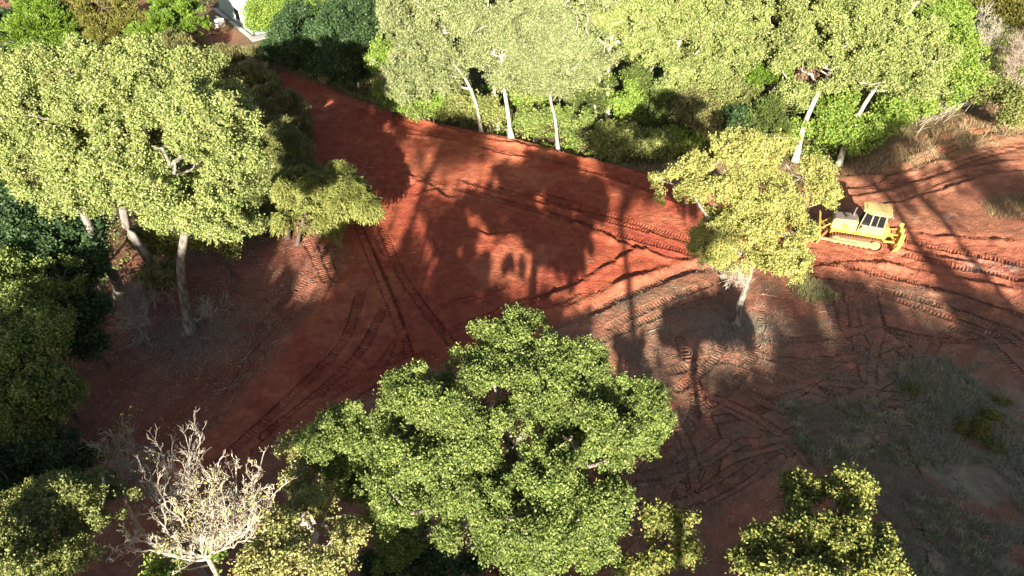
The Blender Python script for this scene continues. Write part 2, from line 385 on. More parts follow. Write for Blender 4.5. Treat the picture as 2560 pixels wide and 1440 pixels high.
def axis_lines(a, b, st, lim_lo, lim_hi):
    mid = list(np.arange(a, b + 1e-6, st)); lo = []; x = a; s = st
    while x > lim_lo: s *= 1.13; x -= s; lo.append(x)
    hi = []; x = mid[-1]; s = st
    while x < lim_hi: s *= 1.13; x += s; hi.append(x)
    return np.array(lo[::-1] + mid + hi)
gx = axis_lines(-27, 33, .1, -1800, 1800); gy = axis_lines(12.5, 57, .1, -400, 2500)
GX, GY = np.meshgrid(gx, gy); fx_, fy_ = GX.ravel(), GY.ravel()
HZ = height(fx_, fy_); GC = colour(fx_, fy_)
phase = np.zeros(len(fx_)); mask = np.zeros(len(fx_)); owner = np.full(len(fx_), -1)
for i, (P, hw, kk) in enumerate(TRK):
    D, S, L = near(fx_, fy_, P, .5); mk = kk * sst(hw + .03, hw - .05, D); k = np.nonzero(mk > .25 * kk)[0]
    phase[k] = S[k] * 2 * math.pi / .21; mask[k] = mk[k]; owner[k] = i
nx, ny = len(gx), len(gy)
I = np.arange(nx * ny).reshape(ny, nx)
GF = np.stack([I[:-1, :-1].ravel(), I[:-1, 1:].ravel(), I[1:, 1:].ravel(), I[1:, :-1].ravel()], 1)
HG = HZ.reshape(ny, nx)
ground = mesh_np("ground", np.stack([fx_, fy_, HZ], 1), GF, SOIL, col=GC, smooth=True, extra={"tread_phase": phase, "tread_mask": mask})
tag(ground, kind='structure')
def gz(x, y):                      # height lookup
    x = np.atleast_1d(np.asarray(x, float)); y = np.atleast_1d(np.asarray(y, float))
    i = np.clip(np.searchsorted(gx, x) - 1, 0, nx - 2); j = np.clip(np.searchsorted(gy, y) - 1, 0, ny - 2)
    u = (x - gx[i]) / (gx[i + 1] - gx[i]); v = (y - gy[j]) / (gy[j + 1] - gy[j])
    return (HG[j, i] * (1 - u) + HG[j, i + 1] * u) * (1 - v) + (HG[j + 1, i] * (1 - u) + HG[j + 1, i + 1] * u) * v
def g1(x, y): return float(gz(x, y)[0])
def pick(X, Y, A):                 # nearest grid value of a per-vertex array
    i = np.clip(np.searchsorted(gx, X), 0, nx - 1); j = np.clip(np.searchsorted(gy, Y), 0, ny - 1); return A[j * nx + i]

# cleat ridges pressed up by the crawler tracks
V, F, C = [], [], []
for ti_, (P, hw, kk) in enumerate(TRK):
    seg = np.hypot(*np.diff(P, axis=0).T); acc = np.concatenate([[0], np.cumsum(seg)])
    s = np.arange(.1, acc[-1], .21); s = s + RNG.normal(0, .022, len(s)); s = s[RNG.random(len(s)) < .55 + .45 * kk]
    bx = np.interp(s, acc, P[:, 0]); by = np.interp(s, acc, P[:, 1])
    i = np.clip(np.searchsorted(acc, s) - 1, 0, len(seg) - 1); u = np.diff(P, axis=0)[i] / seg[i][:, None]
    ok = (vn(bx / .9, by / .9, 8) < .28 + .42 * kk) & (pick(bx, by, owner) == ti_); bx, by, u = bx[ok], by[ok], u[ok]; m_ = len(bx)
    if not m_: continue
    nr = np.stack([-u[:, 1], u[:, 0]], 1); w1 = hw * RNG.uniform(.75, 1, m_); w2 = hw * RNG.uniform(.75, 1, m_); t = .035
    hgt = .036 * kk * RNG.uniform(.3, 1.3, m_)
    q = []
    for (sw, du, dz) in ((w1, -t, -.03), (w1, 0, 1), (w1, t, -.03), (-w2, -t, -.03), (-w2, 0, 1), (-w2, t, -.03)):
        x = bx + nr[:, 0] * sw + u[:, 0] * du; y = by + nr[:, 1] * sw + u[:, 1] * du
        q.append(np.stack([x, y, gz(x, y) + (hgt if dz == 1 else dz)], 1))
    q = np.stack(q, 1).reshape(-1, 3); b = sum(len(v) for v in V) + np.arange(m_)[:, None] * 6
    V.append(q); F += [b + np.array([[0, 1, 4, 3]]), b + np.array([[1, 2, 5, 4]])]
    C.append(np.repeat(pick(bx, by, GC) * 1.0, 6, axis=0))
tag(mesh_np("track_prints", np.vstack(V), np.vstack(F), CLOD, col=np.vstack(C)), "ribbed crawler track prints pressed into the red and brown soil", "track prints", kind='stuff')

def clods(name, X, Y, R, cols, m=CLOD, flat=.7, label=None, cat=None):
    n = len(X); Z = gz(X, Y)
    base = np.array([(1, 0, 0), (0, 1, 0), (-1, 0, 0), (0, -1, 0), (0, 0, 1), (0, 0, -1)], float)
    v = base[None] * R[:, None, None] * RNG.uniform(.6, 1.3, (n, 6, 1)); v[:, :, 2] *= flat
    a = RNG.uniform(0, 6.28, n); ca, sa = np.cos(a)[:, None], np.sin(a)[:, None]
    v = np.stack([v[..., 0] * ca - v[..., 1] * sa, v[..., 0] * sa + v[..., 1] * ca, v[..., 2]], -1)
    v += np.stack([X, Y, Z + R * .15], 1)[:, None]
    f = np.array([(0, 1, 4), (1, 2, 4), (2, 3, 4), (3, 0, 4), (1, 0, 5), (2, 1, 5), (3, 2, 5), (0, 3, 5)])
    return tag(mesh_np(name, v.reshape(-1, 3), (np.arange(n)[:, None, None] * 6 + f[None]).reshape(-1, 3), m, col=np.repeat(cols, 6, axis=0)), label, cat, kind='stuff')
XS, YS = [], []
for P, wd, hh in RUTS:             # crumbs along the windrows
    seg = np.hypot(*np.diff(P, axis=0).T); acc = np.concatenate([[0], np.cumsum(seg)]); n = int(acc[-1] * 16)
    s = RNG.uniform(0, acc[-1], n); XS.append(np.interp(s, acc, P[:, 0]) + RNG.normal(0, wd * .9, n)); YS.append(np.interp(s, acc, P[:, 1]) + RNG.normal(0, wd * .9, n))
XS.append(RNG.uniform(-22, 32, 26000)); YS.append(RNG.uniform(13, 56, 26000))
dzb = np.array([at(*p)[:2] for p in zip(RNG.uniform(1950, 2620, 5000), RNG.uniform(540, 760, 5000))]); XS.append(dzb[:, 0]); YS.append(dzb[:, 1])
X = np.concatenate(XS); Y = np.concatenate(YS); R = .02 + .05 * RNG.random(len(X)) ** 3
clods("soil_clods", X, Y, R, pick(X, Y, GC) * RNG.uniform(.85, 1.15, (len(X), 1)), label="crumbs and clods of soil scattered over the graded ground", cat="soil clods")

# ------------------------------------------------------------------ plants
def unit(v): return v / (np.linalg.norm(v, axis=-1, keepdims=True) + 1e-9)
def sphere(n, r=RNG): return unit(r.normal(size=(n, 3)))
def leaf_quads(P, N, L, asp, axis=None, r=RNG):
    n = len(P); T = r.normal(size=(n, 3)) if axis is None else axis
    A = unit(T - (T * N).sum(1, keepdims=True) * N); B = np.cross(N, A)
    L = L[:, None]; W = L * asp
    V = np.empty((n, 4, 3), np.float32)
    V[:, 0] = P - A * L * .5; V[:, 1] = P + B * W * .5; V[:, 2] = P + A * L * .5; V[:, 3] = P - B * W * .5
    return V.reshape(-1, 3), np.arange(4 * n).reshape(-1, 4)
def tubes(paths, sides):           # paths: list of (points, radii)
    V, F = [], []; off = 0; by = {}
    for p, r in paths: by.setdefault(len(p), []).append((p, r))
    ang = np.arange(sides) * 2 * math.pi / sides
    for n, lst in by.items():
        P = np.array([a for a, _ in lst]); R = np.array([b for _, b in lst]); m = len(lst)
        T = np.empty_like(P); T[:, 1:-1] = P[:, 2:] - P[:, :-2]; T[:, 0] = P[:, 1] - P[:, 0]; T[:, -1] = P[:, -1] - P[:, -2]
        T = unit(T); ref = np.where(np.abs(T[:, :1, 2:3]) > .9, np.array([[[1., 0, 0]]]), np.array([[[0, 0, 1.]]]))
        A = unit(np.cross(T, np.broadcast_to(ref, T.shape))); B = np.cross(T, A)
        v = P[:, :, None] + R[:, :, None, None] * (np.cos(ang)[None, None, :, None] * A[:, :, None] + np.sin(ang)[None, None, :, None] * B[:, :, None])
        idx = off + np.arange(m * n * sides).reshape(m, n, sides); nx_ = np.roll(idx, -1, 2)
        f = np.stack([idx[:, :-1], nx_[:, :-1], nx_[:, 1:], idx[:, 1:]], -1).reshape(-1, 4)
        V.append(v.reshape(-1, 3)); F.append(f); off += m * n * sides
    return np.vstack(V), np.vstack(F)

PAL = {
 'cotton': [((0.292, 0.360, 0.118), 4), ((0.232, 0.306, 0.084), 3), ((0.378, 0.396, 0.160), 3), ((0.146, 0.216, 0.059), 2), ((0.344, 0.279, 0.118), .5)],
 'cotton_grey': [((0.256, 0.302, 0.136), 4), ((0.200, 0.252, 0.096), 3), ((0.336, 0.344, 0.176), 2), ((0.128, 0.168, 0.064), 1.5)],
 'yellow': [((0.405, 0.414, 0.128), 4), ((0.334, 0.378, 0.102), 3), ((0.475, 0.432, 0.170), 2), ((0.220, 0.270, 0.068), 1.5), ((0.387, 0.198, 0.068), .4)],
 'oak': [((.16, .225, .05), 4), ((.22, .29, .07), 3), ((.32, .36, .13), 1.6), ((.07, .125, .033), 2.4)],
 'oak_light': [((.27, .31, .07), 4), ((.19, .24, .06), 3), ((.38, .36, .11), 2), ((.34, .24, .08), .7), ((.08, .12, .03), 2.4)],
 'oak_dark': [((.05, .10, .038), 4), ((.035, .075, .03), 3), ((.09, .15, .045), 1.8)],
 'bright': [((0.180, 0.294, 0.045), 4), ((0.243, 0.342, 0.063), 3), ((0.117, 0.209, 0.036), 2), ((0.306, 0.323, 0.081), 1)],
 'cedar': [((.10, .15, .035), 3), ((.14, .18, .045), 3), ((.065, .10, .03), 2)],
 'cedar_bright': [((.15, .26, .03), 3), ((.20, .31, .045), 3), ((.09, .16, .025), 2)],
 'cedar_gold': [((.20, .20, .045), 3), ((.15, .17, .04), 3), ((.26, .22, .06), 2), ((.08, .10, .03), 1)],
 'olive': [((.17, .19, .06), 3), ((.22, .24, .08), 3), ((.12, .14, .045), 2)],
 'olive_grey': [((0.165, 0.184, 0.077), 3), ((0.225, 0.224, 0.098), 2), ((0.300, 0.224, 0.070), 1.2), ((0.120, 0.144, 0.056), 2)],
 'weep': [((.24, .27, .07), 4), ((.31, .32, .10), 3), ((.15, .19, .05), 2)],
 'autumn': [((.36, .37, .14), 4), ((.27, .31, .09), 3), ((.44, .40, .20), 2), ((.36, .22, .11), .5)],
 'scrub': [((.20, .25, .07), 4), ((.30, .32, .11), 3), ((.12, .16, .04), 2), ((.30, .26, .12), 1)],
 'dead': [((.30, .20, .13), 3), ((.22, .15, .10), 3)],
}
def palette(kind, spray_id, nl, r):
    cols = np.array([c for c, _ in PAL[kind]]); wt = np.array([x for _, x in PAL[kind]]); wt = wt / wt.sum()
    ns = spray_id.max() + 1; cs = cols[r.choice(len(cols), ns, p=wt)] * r.uniform(.8, 1.2, (ns, 1))
    cl = cols[r.choice(len(cols), nl, p=wt)]
    return (cs[spray_id] * .55 + cl * .45) * r.uniform(.8, 1.2, (nl, 1))

def ell_from_px(lobes):
    E = []
    for (cx, cy, w_, h_, Y) in lobes:
        c = atY(cx, cy, Y); d = depth(c); rx = w_ / 2 * d / FPX; hh = h_ / 2 * d / FPX
        th = math.radians(PITCH) + math.atan((cy - 720) / FPX)
        ry = min(rx, hh * 1.0); rz2 = (hh ** 2 - (ry * math.sin(th)) ** 2) / math.cos(th) ** 2
        rz = float(np.clip(math.sqrt(max(rz2, 0)), .55 * min(rx, hh), 1.5 * max(rx, hh)))
        E.append((c, np.array((rx, ry, rz))))
    return E

def vn3(P, sc, s=0):
    x, y, z = P[:, 0] / sc, P[:, 1] / sc, P[:, 2] / sc
    return .5 * vn(x + z * .71, y - z * .53, s) + .5 * vn(z * .9 + y * .37, x - y * .45, s + 3)
def foliage(E, kind, leaf=.16, rc=.8, dens=2.2, style='round', r=RNG, asp=.6, gap=.12, under=.35, hole=.385):
    """Boughs on the shells of ellipsoids E, twigs on the boughs, leaves on the twigs."""
    CC, CR, CO = [], [], []; sd0 = int(r.integers(0, 9999)); E2 = []
    for c, R in E:                 # break each lobe into a core and several smaller domes
        if R.min() < rc * 1.15: E2.append((c, R)); continue
        lo = kind in ('cotton', 'yellow'); E2.append((c, R * (.72 if lo else .8))); ph = r.uniform(0, 6.28)
        for k in range(7):
            if r.random() < .12: continue
            zz = r.uniform(-.45, .9); a = ph + k * 2.4; d = np.array((math.cos(a) * (1 - zz * zz) ** .5, math.sin(a) * (1 - zz * zz) ** .5, zz))
            E2.append((c + d * R * (r.uniform(.58, .86) if lo else r.uniform(.5, .76)), R * (r.uniform(.3, .5) if lo else r.uniform(.34, .54))))
    E = E2
    for i, (c, R) in enumerate(E):
        Rm = (R[0] * R[1] * R[2]) ** (1 / 3); n = max(6, int(4 * math.pi * Rm ** 2 / (rc ** 2 * 1.35)))
        d = sphere(n, r); keep = (d[:, 2] > -.25) | (r.random(n) < under); keep &= r.random(n) > gap; d = d[keep]
        fr = r.uniform(.5, 1.04, (len(d), 1)) ** .7
        rcs = rc * r.uniform(.5, 1.2, len(d))
        out = r.random(len(d)) < (.24 if kind in ('yellow', 'autumn', 'scrub') else .14); fr[out] = r.uniform(1.08, 1.3, (out.sum(), 1)); rcs[out] *= .6
        p = c + d * R * fr - d * rcs[:, None] * .55
        ok = np.ones(len(p), bool)
        for j, (c2, R2) in enumerate(E):
            if j != i: ok &= (((p - c2) / R2) ** 2).sum(1) > .38
        CC.append(p[ok]); CR.append(rcs[ok]); CO.append(unit(d[ok] * R / R.max() + np.array((0, 0, .3))))
        core = max(1, len(d) // 7); q = c + sphere(core, r) * R * .4; CC.append(q); CR.append(np.full(core, rc * .9)); CO.append(sphere(core, r))
    CC, CR, CO = np.vstack(CC), np.concatenate(CR), np.vstack(CO)
    rnd = style == 'round'; a_ = asp if rnd else .3
    per = np.maximum(8, (dens * 2 * math.pi * CR ** 2 / (.5 * a_ * leaf ** 2)).astype(int))
    lps = 12 if rnd else 12; ns = np.maximum(3, per // lps); cid = np.repeat(np.arange(len(CC)), ns)
    up = np.array((0, 0, .15)) if rnd else np.array((0, 0, .55 if style == 'cedar' else -.35))
    sd = unit(sphere(len(cid), r) * .9 + CO[cid] * .75 + up)
    sp = CC[cid] + sd * (CR[cid] * r.uniform(.25, 1.0, len(cid)) ** .6)[:, None] * np.array((1, 1, .75))
    k = (vn3(sp, rc * .55, sd0) > .41) & (vn3(sp, rc * 1.9, sd0 + 9) > hole); sp, sd, cid = sp[k], sd[k], cid[k]
    sid = np.repeat(np.arange(len(sp)), lps); n = len(sid); t = r.random(n)
    ln = leaf * (3.4 if rnd else 2.6 if style == 'cedar' else 3.4)
    P = sp[sid] + sd[sid] * ((t - .35) * ln)[:, None] + r.normal(0, 1, (n, 3)) * leaf * (.55 if rnd else .22)
    if style == 'weep': P[:, 2] -= (t ** 2) * ln * .9
    if rnd:
        N = unit(sphere(n, r) * 1.0 + sd[sid] * .35 + np.array((0, -.1, .35))); L = leaf * r.uniform(.65, 1.25, n)
        V, F = leaf_quads(P, N, L, asp, r=r)
    else:
        ax = unit(sd[sid] + sphere(n, r) * .45 + (np.array((0, 0, .2)) if style == 'cedar' else np.array((0, 0, -.8)) * t[:, None]))
        N = unit(np.cross(ax, sphere(n, r))); L = leaf * r.uniform(.7, 1.3, n); V, F = leaf_quads(P, N, L, .3, axis=ax, r=r)
    cf = r.uniform(.84, 1.16, (len(CC), 1))
    C = palette(kind, sid, n, r) * cf[cid][sid]
    return V, F, C, CC

def skeleton(trunk, targets, r0, first=.35, tip=.02, r=RNG, wig=.10, maxn=90):
    """Trunk polyline plus limbs grown to the targets; radii by the pipe model."""
    T = smooth_line(trunk, 5); N = [p for p in T]; par = [-1] + list(range(len(T) - 1)); kids = np.zeros(8000)
    low = first * T[-1][2] + (1 - first) * T[0][2]
    if len(targets) > maxn: targets = targets[r.choice(len(targets), maxn, replace=False)]
    ax = T[len(T) // 2]; order = np.argsort(np.linalg.norm(targets - T[-1] * .5 - ax * .5, axis=1)); paths = [list(range(len(T)))]
    for k in order:
        t = targets[k]; A = np.array(N); d = np.linalg.norm(A - t, axis=1)
        d = d + np.maximum(0, A[:, 2] - t[2] + .25 * np.hypot(A[:, 0] - t[0], A[:, 1] - t[1])) * 1.4 + (A[:, 2] < low) * 8
        j = int(np.argmin(d)); L = np.linalg.norm(A[j] - t)
        if L < .25: continue
        n = max(2, min(8, int(L / .5) + 1)); ids = [j]; s = np.linspace(0, 1, n + 1)[1:]
        for q, u in enumerate(s):
            p = A[j] * (1 - u) + t * u; p = p + np.array((0, 0, -1.)) * L * .12 * math.sin(math.pi * u) + r.normal(0, wig * L * .35, 3) * (math.sin(math.pi * u))
            N.append(p); par.append(ids[-1]); ids.append(len(N) - 1)
        paths.append(ids)
    cnt = np.zeros(len(N)); 
    for ids in paths[1:]: cnt[ids[-1]] += 1
    for i in range(len(N) - 1, 0, -1): cnt[par[i]] += cnt[i]
    cnt = np.maximum(cnt, 1); rad = tip + (r0 * .9 - tip) * (cnt / cnt[0]) ** .5
    nT = len(T); rad[:nT] = np.maximum(rad[:nT] * .8, np.linspace(r0, r0 * .45, nT)); rad[0] *= 1.7; rad[1] *= 1.25; rad[2] *= 1.08
    A = np.array(N); out = []
    for ids in paths:
        rr_ = rad[ids].copy()
        if ids is not paths[0]: rr_[0] = min(rr_[0], rr_[1] * 1.25)
        out.append((A[ids], rr_))
    return out

def bare(base, axis, height_, spread, r0, levels=5, r=RNG, kids=(4, 6), nb=None, up=.25, tmin=.35):
    """Recursive leafless branching; returns tube paths by thickness and the tips."""
    thick, thin, tips = [], [], []
    def go(p, d, L, rd, lv):
        n = 5; pts = [p]; dd = d
        for i in range(n):
            dd = unit(dd + r.normal(0, .16 + .03 * (levels - lv), 3) + np.array((0, 0, up * .25)))
            pts.append(pts[-1] + dd * L / n)
        pts = np.array(pts); rs = np.linspace(rd, rd * .5, n + 1)
        (thick if rd > .035 else thin).append((pts, rs))
        if lv == 0: tips.append(pts[-1]); return
        k = r.integers(kids[0], kids[1] + 1)
        for q in range(k):
            t = tmin + (1 - tmin) * (q + r.random()) / k; f = t * n; i = min(int(f), n - 1); o = pts[i] * (1 - (f - i)) + pts[i + 1] * (f - i)
            ax = unit(pts[min(i + 1, n)] - pts[i]); side = unit(np.cross(ax, sphere(1, r)[0])); a = r.uniform(.35, .95) * spread
            go(o, unit(ax * math.cos(a) + side * math.sin(a) + np.array((0, 0, up))), L * r.uniform(.52, .8), max(.010, rd * (1 - .5 * t) * r.uniform(.5, .7)), lv - 1)
    go(np.asarray(base, float), unit(np.asarray(axis, float)), height_, r0, levels)
    return thick, thin, np.array(tips)

def tree(name, label, cat, lobes, trunk, kind='cotton', leaf=.16, rc=.8, dens=2.2, style='round', r0=.25, bark=None, seed=1,
         group=None, E=None, first=.3, gap=.12, asp=.6, under=.35, maxn=90, hole=None):
    r = np.random.default_rng(seed)
    E = E or ell_from_px(lobes)
    V, F, C, CC = foliage(E, kind, leaf, rc, dens, style, r, asp, gap, under, hole or {'yellow': .44, 'autumn': .43, 'scrub': .33, 'oak': .37, 'oak_light': .38}.get(kind, .385))
    trunk = np.array(trunk, float); base = trunk[0].copy(); base[2] = g1(base[0], base[1]) - .1; trunk[0] = base
    o = empty(name, base); tag(o, label, cat, group)
    paths = skeleton(trunk, CC, r0, first, r=r, maxn=maxn)
    big = [(p, q) for p, q in paths if q[0] > .06]; sm = [(p, q) for p, q in paths if q[0] <= .06]
    tv, tf = tubes(big, 8) if big else (np.zeros((0, 3)), np.zeros((0, 4), int))
    if sm: sv, sf = tubes(sm, 4); tf = np.vstack([tf, sf + len(tv)]); tv = np.vstack([tv, sv])
    mesh_np("trunk", tv - base, tf, bark or BARK_PALE, o, smooth=True)
    mesh_np("crown", V - base.astype(np.float32), F, LEAF, o, col=C)
    return o
def G(px, py): return at(px, py)
def Q(px, py, Y): return atY(px, py, Y)

# ================================================================== the big trees
# broad oak in the middle of the foreground
tree("oak_tree", "broad dark green oak filling the bottom centre, its crown spreading over the red ground", "tree",
     [(1300, 880, 250, 170, 15.6), (1210, 960, 330, 200, 14.4), (1400, 960, 300, 200, 14.4), (1080, 1010, 300, 190, 13.6), (1270, 1090, 420, 220, 12.8), (1480, 1090, 300, 240, 12.8),
      (930, 1090, 260, 220, 13.2), (1600, 1040, 150, 170, 14.0), (1570, 1100, 150, 110, 13.4), (830, 1110, 190, 170, 14.0), (1080, 1180, 380, 220, 11.8), (1300, 1270, 400, 260, 10.8), (1460, 1280, 220, 240, 11.2),
      (1000, 1270, 200, 160, 12.4), (1400, 1370, 260, 120, 10.2), (1330, 1390, 170, 100, 9.6), (1000, 1350, 150, 140, 12.8), (1150, 1330, 120, 90, 11.0), (880, 1200, 130, 120, 13.6), (1290, 820, 120, 80, 16.6)],
     [(0, 12, 0), (.1, 12.1, 3), (-.05, 12.3, 6), (-.1, 12.6, 8.2), (0, 13.2, 9.6)],
     'oak', leaf=.085, rc=.5, dens=2.2, r0=.34, bark=BARK_GREY, seed=21, first=.6, gap=.16, asp=.55, under=.2, maxn=130)
# yellowing tree on the right, standing alone
yellow_tree = tree("cottonwood_tree", "solitary tree with pale yellow leaves standing in front of the bulldozer", "tree",
     [(1850, 400, 180, 150, 29.6), (1760, 470, 200, 170, 29.2), (1900, 480, 240, 180, 29.2), (2000, 480, 160, 170, 29), (1820, 560, 200, 150, 28.2), (1960, 580, 200, 160, 28.2), (1790, 630, 100, 100, 28), (1930, 660, 150, 120, 27.8), (1700, 450, 110, 90, 29.4), (1840, 650, 110, 90, 28.0), (1810, 360, 90, 70, 30.2), (1670, 480, 60, 60, 29.6), (2060, 500, 60, 70, 29), (1770, 590, 80, 90, 28.4), (1760, 410, 120, 90, 30), (1920, 390, 120, 110, 30), (1965, 640, 110, 110, 27.6)],
     [G(1840, 812), Q(1850, 760, 29), Q(1868, 710, 28.8), Q(1880, 640, 28.9), Q(1880, 560, 29.1), Q(1880, 470, 29.4)],
     'yellow', leaf=.10, rc=.55, dens=1.2, r0=.22, bark=BARK_COT, seed=31, first=.3, gap=.28, asp=.7)
# cottonwood group on the left
LC = [dict(name="cottonwood_tree", label="tall pale cottonwood on the left with its long grey trunk rising from the bare brush",
      lobes=[(560, 330, 190, 190, 28.5), (470, 400, 260, 240, 27.5), (590, 470, 190, 170, 27.5), (480, 530, 260, 150, 27), (400, 480, 180, 170, 27), (560, 560, 180, 110, 27.5), (340, 400, 220, 220, 27.6), (450, 280, 220, 200, 29), (610, 390, 110, 130, 28.5)],
      trunk=[G(472, 826), Q(462, 760, 28.5), Q(452, 670, 28.4), Q(462, 585, 28.3), Q(480, 500, 28.2), Q(480, 400, 28.4)], seed=41),
      dict(name="cottonwood_tree", label="tallest pale cottonwood at upper left behind the grey-trunked one",
      lobes=[(350, 200, 240, 180, 32), (450, 180, 200, 130, 33), (250, 230, 220, 200, 31.5), (300, 330, 260, 200, 30.5), (170, 170, 220, 160, 33), (130, 300, 220, 200, 31), (520, 240, 120, 120, 32)],
      trunk=[G(392, 705), Q(372, 650, 30.8), Q(318, 565, 30.6), Q(300, 450, 30.8), Q(290, 330, 31.2), Q(300, 240, 32)], seed=42),
      dict(name="cottonwood_tree", label="pale cottonwood cut off by the left edge of the picture",
      lobes=[(60, 250, 180, 180, 32), (20, 350, 180, 200, 31), (110, 420, 240, 170, 30), (210, 450, 200, 150, 29.5), (200, 390, 180, 170, 29.5), (230, 500, 210, 90, 29.3), (120, 500, 150, 80, 29.5), (-60, 300, 200, 240, 31)],
      trunk=[G(300, 735), Q(285, 690, 29.6), Q(250, 640, 29.7), Q(225, 570, 29.7), Q(180, 480, 30), Q(110, 400, 30.5), Q(60, 300, 31.5)], seed=43)]
for d in LC:
    tree(d['name'], d['label'], "tree", d['lobes'], d['trunk'], 'cotton', leaf=.11, rc=.6, dens=1.9, r0=.30, bark=BARK_COT, seed=d['seed'], first=.35, gap=.14, asp=.72, maxn=120, group="cottonwoods on the left")
# row of tall trees at the far edge of the pad
ROW = [
 ("tall tree with a white trunk bent to the left, at the pad's far edge",
  [(1060, 110, 230, 190, 54), (1010, 200, 150, 160, 53.4), (1120, 40, 200, 150, 55), (1010, 40, 150, 150, 55.5), (1100, 190, 130, 120, 53.2), (1060, -40, 240, 120, 56)],
  [G(1204, 322), Q(1190, 260, 52.6), Q(1165, 200, 52.6), Q(1135, 160, 52.8), Q(1110, 120, 53.5)], 'cotton_grey', .17),
 ("straight white-trunked tree at the pad edge between the bent trunk and thin trunk",
  [(1270, 150, 170, 150, 52), (1230, 80, 220, 150, 53), (1320, 100, 180, 170, 53), (1260, 0, 240, 140, 54), (1300, 200, 140, 80, 51.8)],
  [G(1278, 342), Q(1268, 270, 52), Q(1258, 205, 52), Q(1255, 120, 52.6), Q(1260, 40, 53.5)], 'cotton_grey', .22),
 ("tree with a thin white trunk whose crown hangs lowest over the pad edge",
  [(1400, 200, 190, 110, 50.6), (1450, 130, 180, 150, 51.5), (1390, 70, 190, 150, 52.5), (1350, 160, 120, 100, 51), (1420, -10, 200, 130, 54)],
  [G(1396, 368), Q(1388, 300, 50.3), Q(1376, 240, 50.4), Q(1385, 160, 51.2), Q(1395, 80, 52)], 'cotton_grey', .15),
 ("white double-trunked tree rising behind the green bushes near the top centre",
  [(1560, 50, 230, 170, 56), (1490, 60, 150, 150, 56), (1610, 120, 160, 120, 55.5), (1470, 130, 130, 110, 55.6), (1540, -50, 280, 120, 57)],
  [G(1520, 300), Q(1521, 230, 54.8), Q(1521, 150, 55), Q(1530, 90, 55.4), Q(1540, 20, 56)], 'cotton', .26),
 ("leafy tree just right of the white double trunk, with a forked shadowed trunk",
  [(1700, 60, 220, 170, 56), (1620, 30, 150, 150, 57), (1740, 170, 170, 120, 54.6), (1790, 90, 160, 150, 56), (1680, 230, 120, 60, 54), (1700, -50, 280, 120, 57)],
  [G(1625, 330), Q(1655, 210, 54.8), Q(1675, 160, 55), Q(1695, 120, 55.4), Q(1710, 40, 56)], 'cotton', .20),
 ("pale leafy tree above the rounded dark green shrub",
  [(1870, 50, 220, 170, 56), (1830, 150, 150, 130, 55), (1930, 110, 150, 120, 55.5), (1800, 225, 110, 60, 54), (1880, -50, 280, 120, 58)],
  [G(1850, 350), Q(1852, 250, 54), Q(1856, 150, 55), Q(1866, 60, 56)], 'cotton', .18),
 ("tree with a forked white trunk leaning right, just behind the yellow tree",
  [(2030, 175, 170, 130, 51.4), (2010, 100, 180, 130, 53), (2100, 90, 170, 150, 52.5), (2060, 10, 220, 150, 54), (1990, 240, 90, 90, 51), (2120, 170, 120, 100, 51.6)],
  [G(1996, 378), Q(2008, 320, 50.4), Q(2028, 270, 50.4), Q(2050, 225, 50.8), Q(2080, 170, 51.4), Q(2090, 90, 52.4)], 'cotton', .28),
 ("rightmost white-trunked tree of the far row, leaning right over the dry brush",
  [(2220, 190, 160, 120, 49.8), (2290, 210, 170, 110, 49.4), (2230, 110, 200, 150, 50.8), (2180, 60, 180, 150, 52), (2320, 140, 120, 120, 50.4), (2220, 0, 240, 130, 53), (2160, 180, 100, 90, 50.2)],
  [G(2104, 392), Q(2120, 335, 49.6), Q(2150, 280, 49.6), Q(2185, 225, 49.7), Q(2225, 170, 50), Q(2240, 110, 50.6)], 'cotton', .24)]
for i, (lb, lo, tr, kd, r0) in enumerate(ROW):
    tree("tall_tree", lb, "tree", lo, tr, kd, leaf=.15, rc=.7, dens=1.7, r0=r0 * .85, seed=60 + i, first=.35, gap=.24, asp=.7, under=.5, group="tall trees along the far edge of the pad")
# secondary stems visible in the row
SMALL = [("thin pale trunk with a sparse crown between the bent and the straight white trunks", [(1215, 150, 130, 110, 54.4), (1190, 90, 130, 110, 55)], [G(1246, 300), Q(1238, 240, 54.3), Q(1225, 180, 54.3), Q(1210, 110, 54.6)], 'cotton_grey', .13),
         ("short white stub of a tree trunk with few leaves right of the thin white trunk", [(1480, 200, 90, 90, 54)], [G(1497, 312), Q(1488, 272, 53.4), Q(1480, 220, 53.6)], 'cotton', .14)]
for i, (lb, lo, tr, kd, r0) in enumerate(SMALL):
    tree("thin_tree", lb, "tree", lo, tr, kd, leaf=.18, rc=.7, dens=1.5, r0=r0, seed=80 + i, first=.5, gap=.25)
BACK = [  # crowns behind the front row, closing the view to the sky
 ("back-row tree whose grey-green crown fills the gap left of the top centre", [(1160, -10, 260, 200, 62), (1150, 100, 200, 150, 61)], 'cotton_grey'),
 ("back-row tree crown between the straight white trunk and the double trunk", [(1400, 10, 260, 200, 62), (1380, 110, 180, 120, 60.5)], 'cotton_grey'),
 ("back-row tree crown behind the white double trunk", [(1640, 60, 260, 220, 62), (1600, -40, 240, 120, 63)], 'cotton'),
 ("yellow-green back-row tree behind the forked shadowed trunk", [(1810, 10, 300, 240, 63), (1760, 120, 200, 120, 61)], 'cotton'),
 ("back-row tree behind the right-leaning forked trunk", [(1980, 20, 260, 240, 62), (2140, 0, 240, 240, 61), (2060, 110, 200, 140, 60)], 'cotton'),
 ("back-row tree behind the rightmost white-trunked tree", [(2290, 40, 220, 220, 60), (2320, -40, 240, 140, 61)], 'bright')]
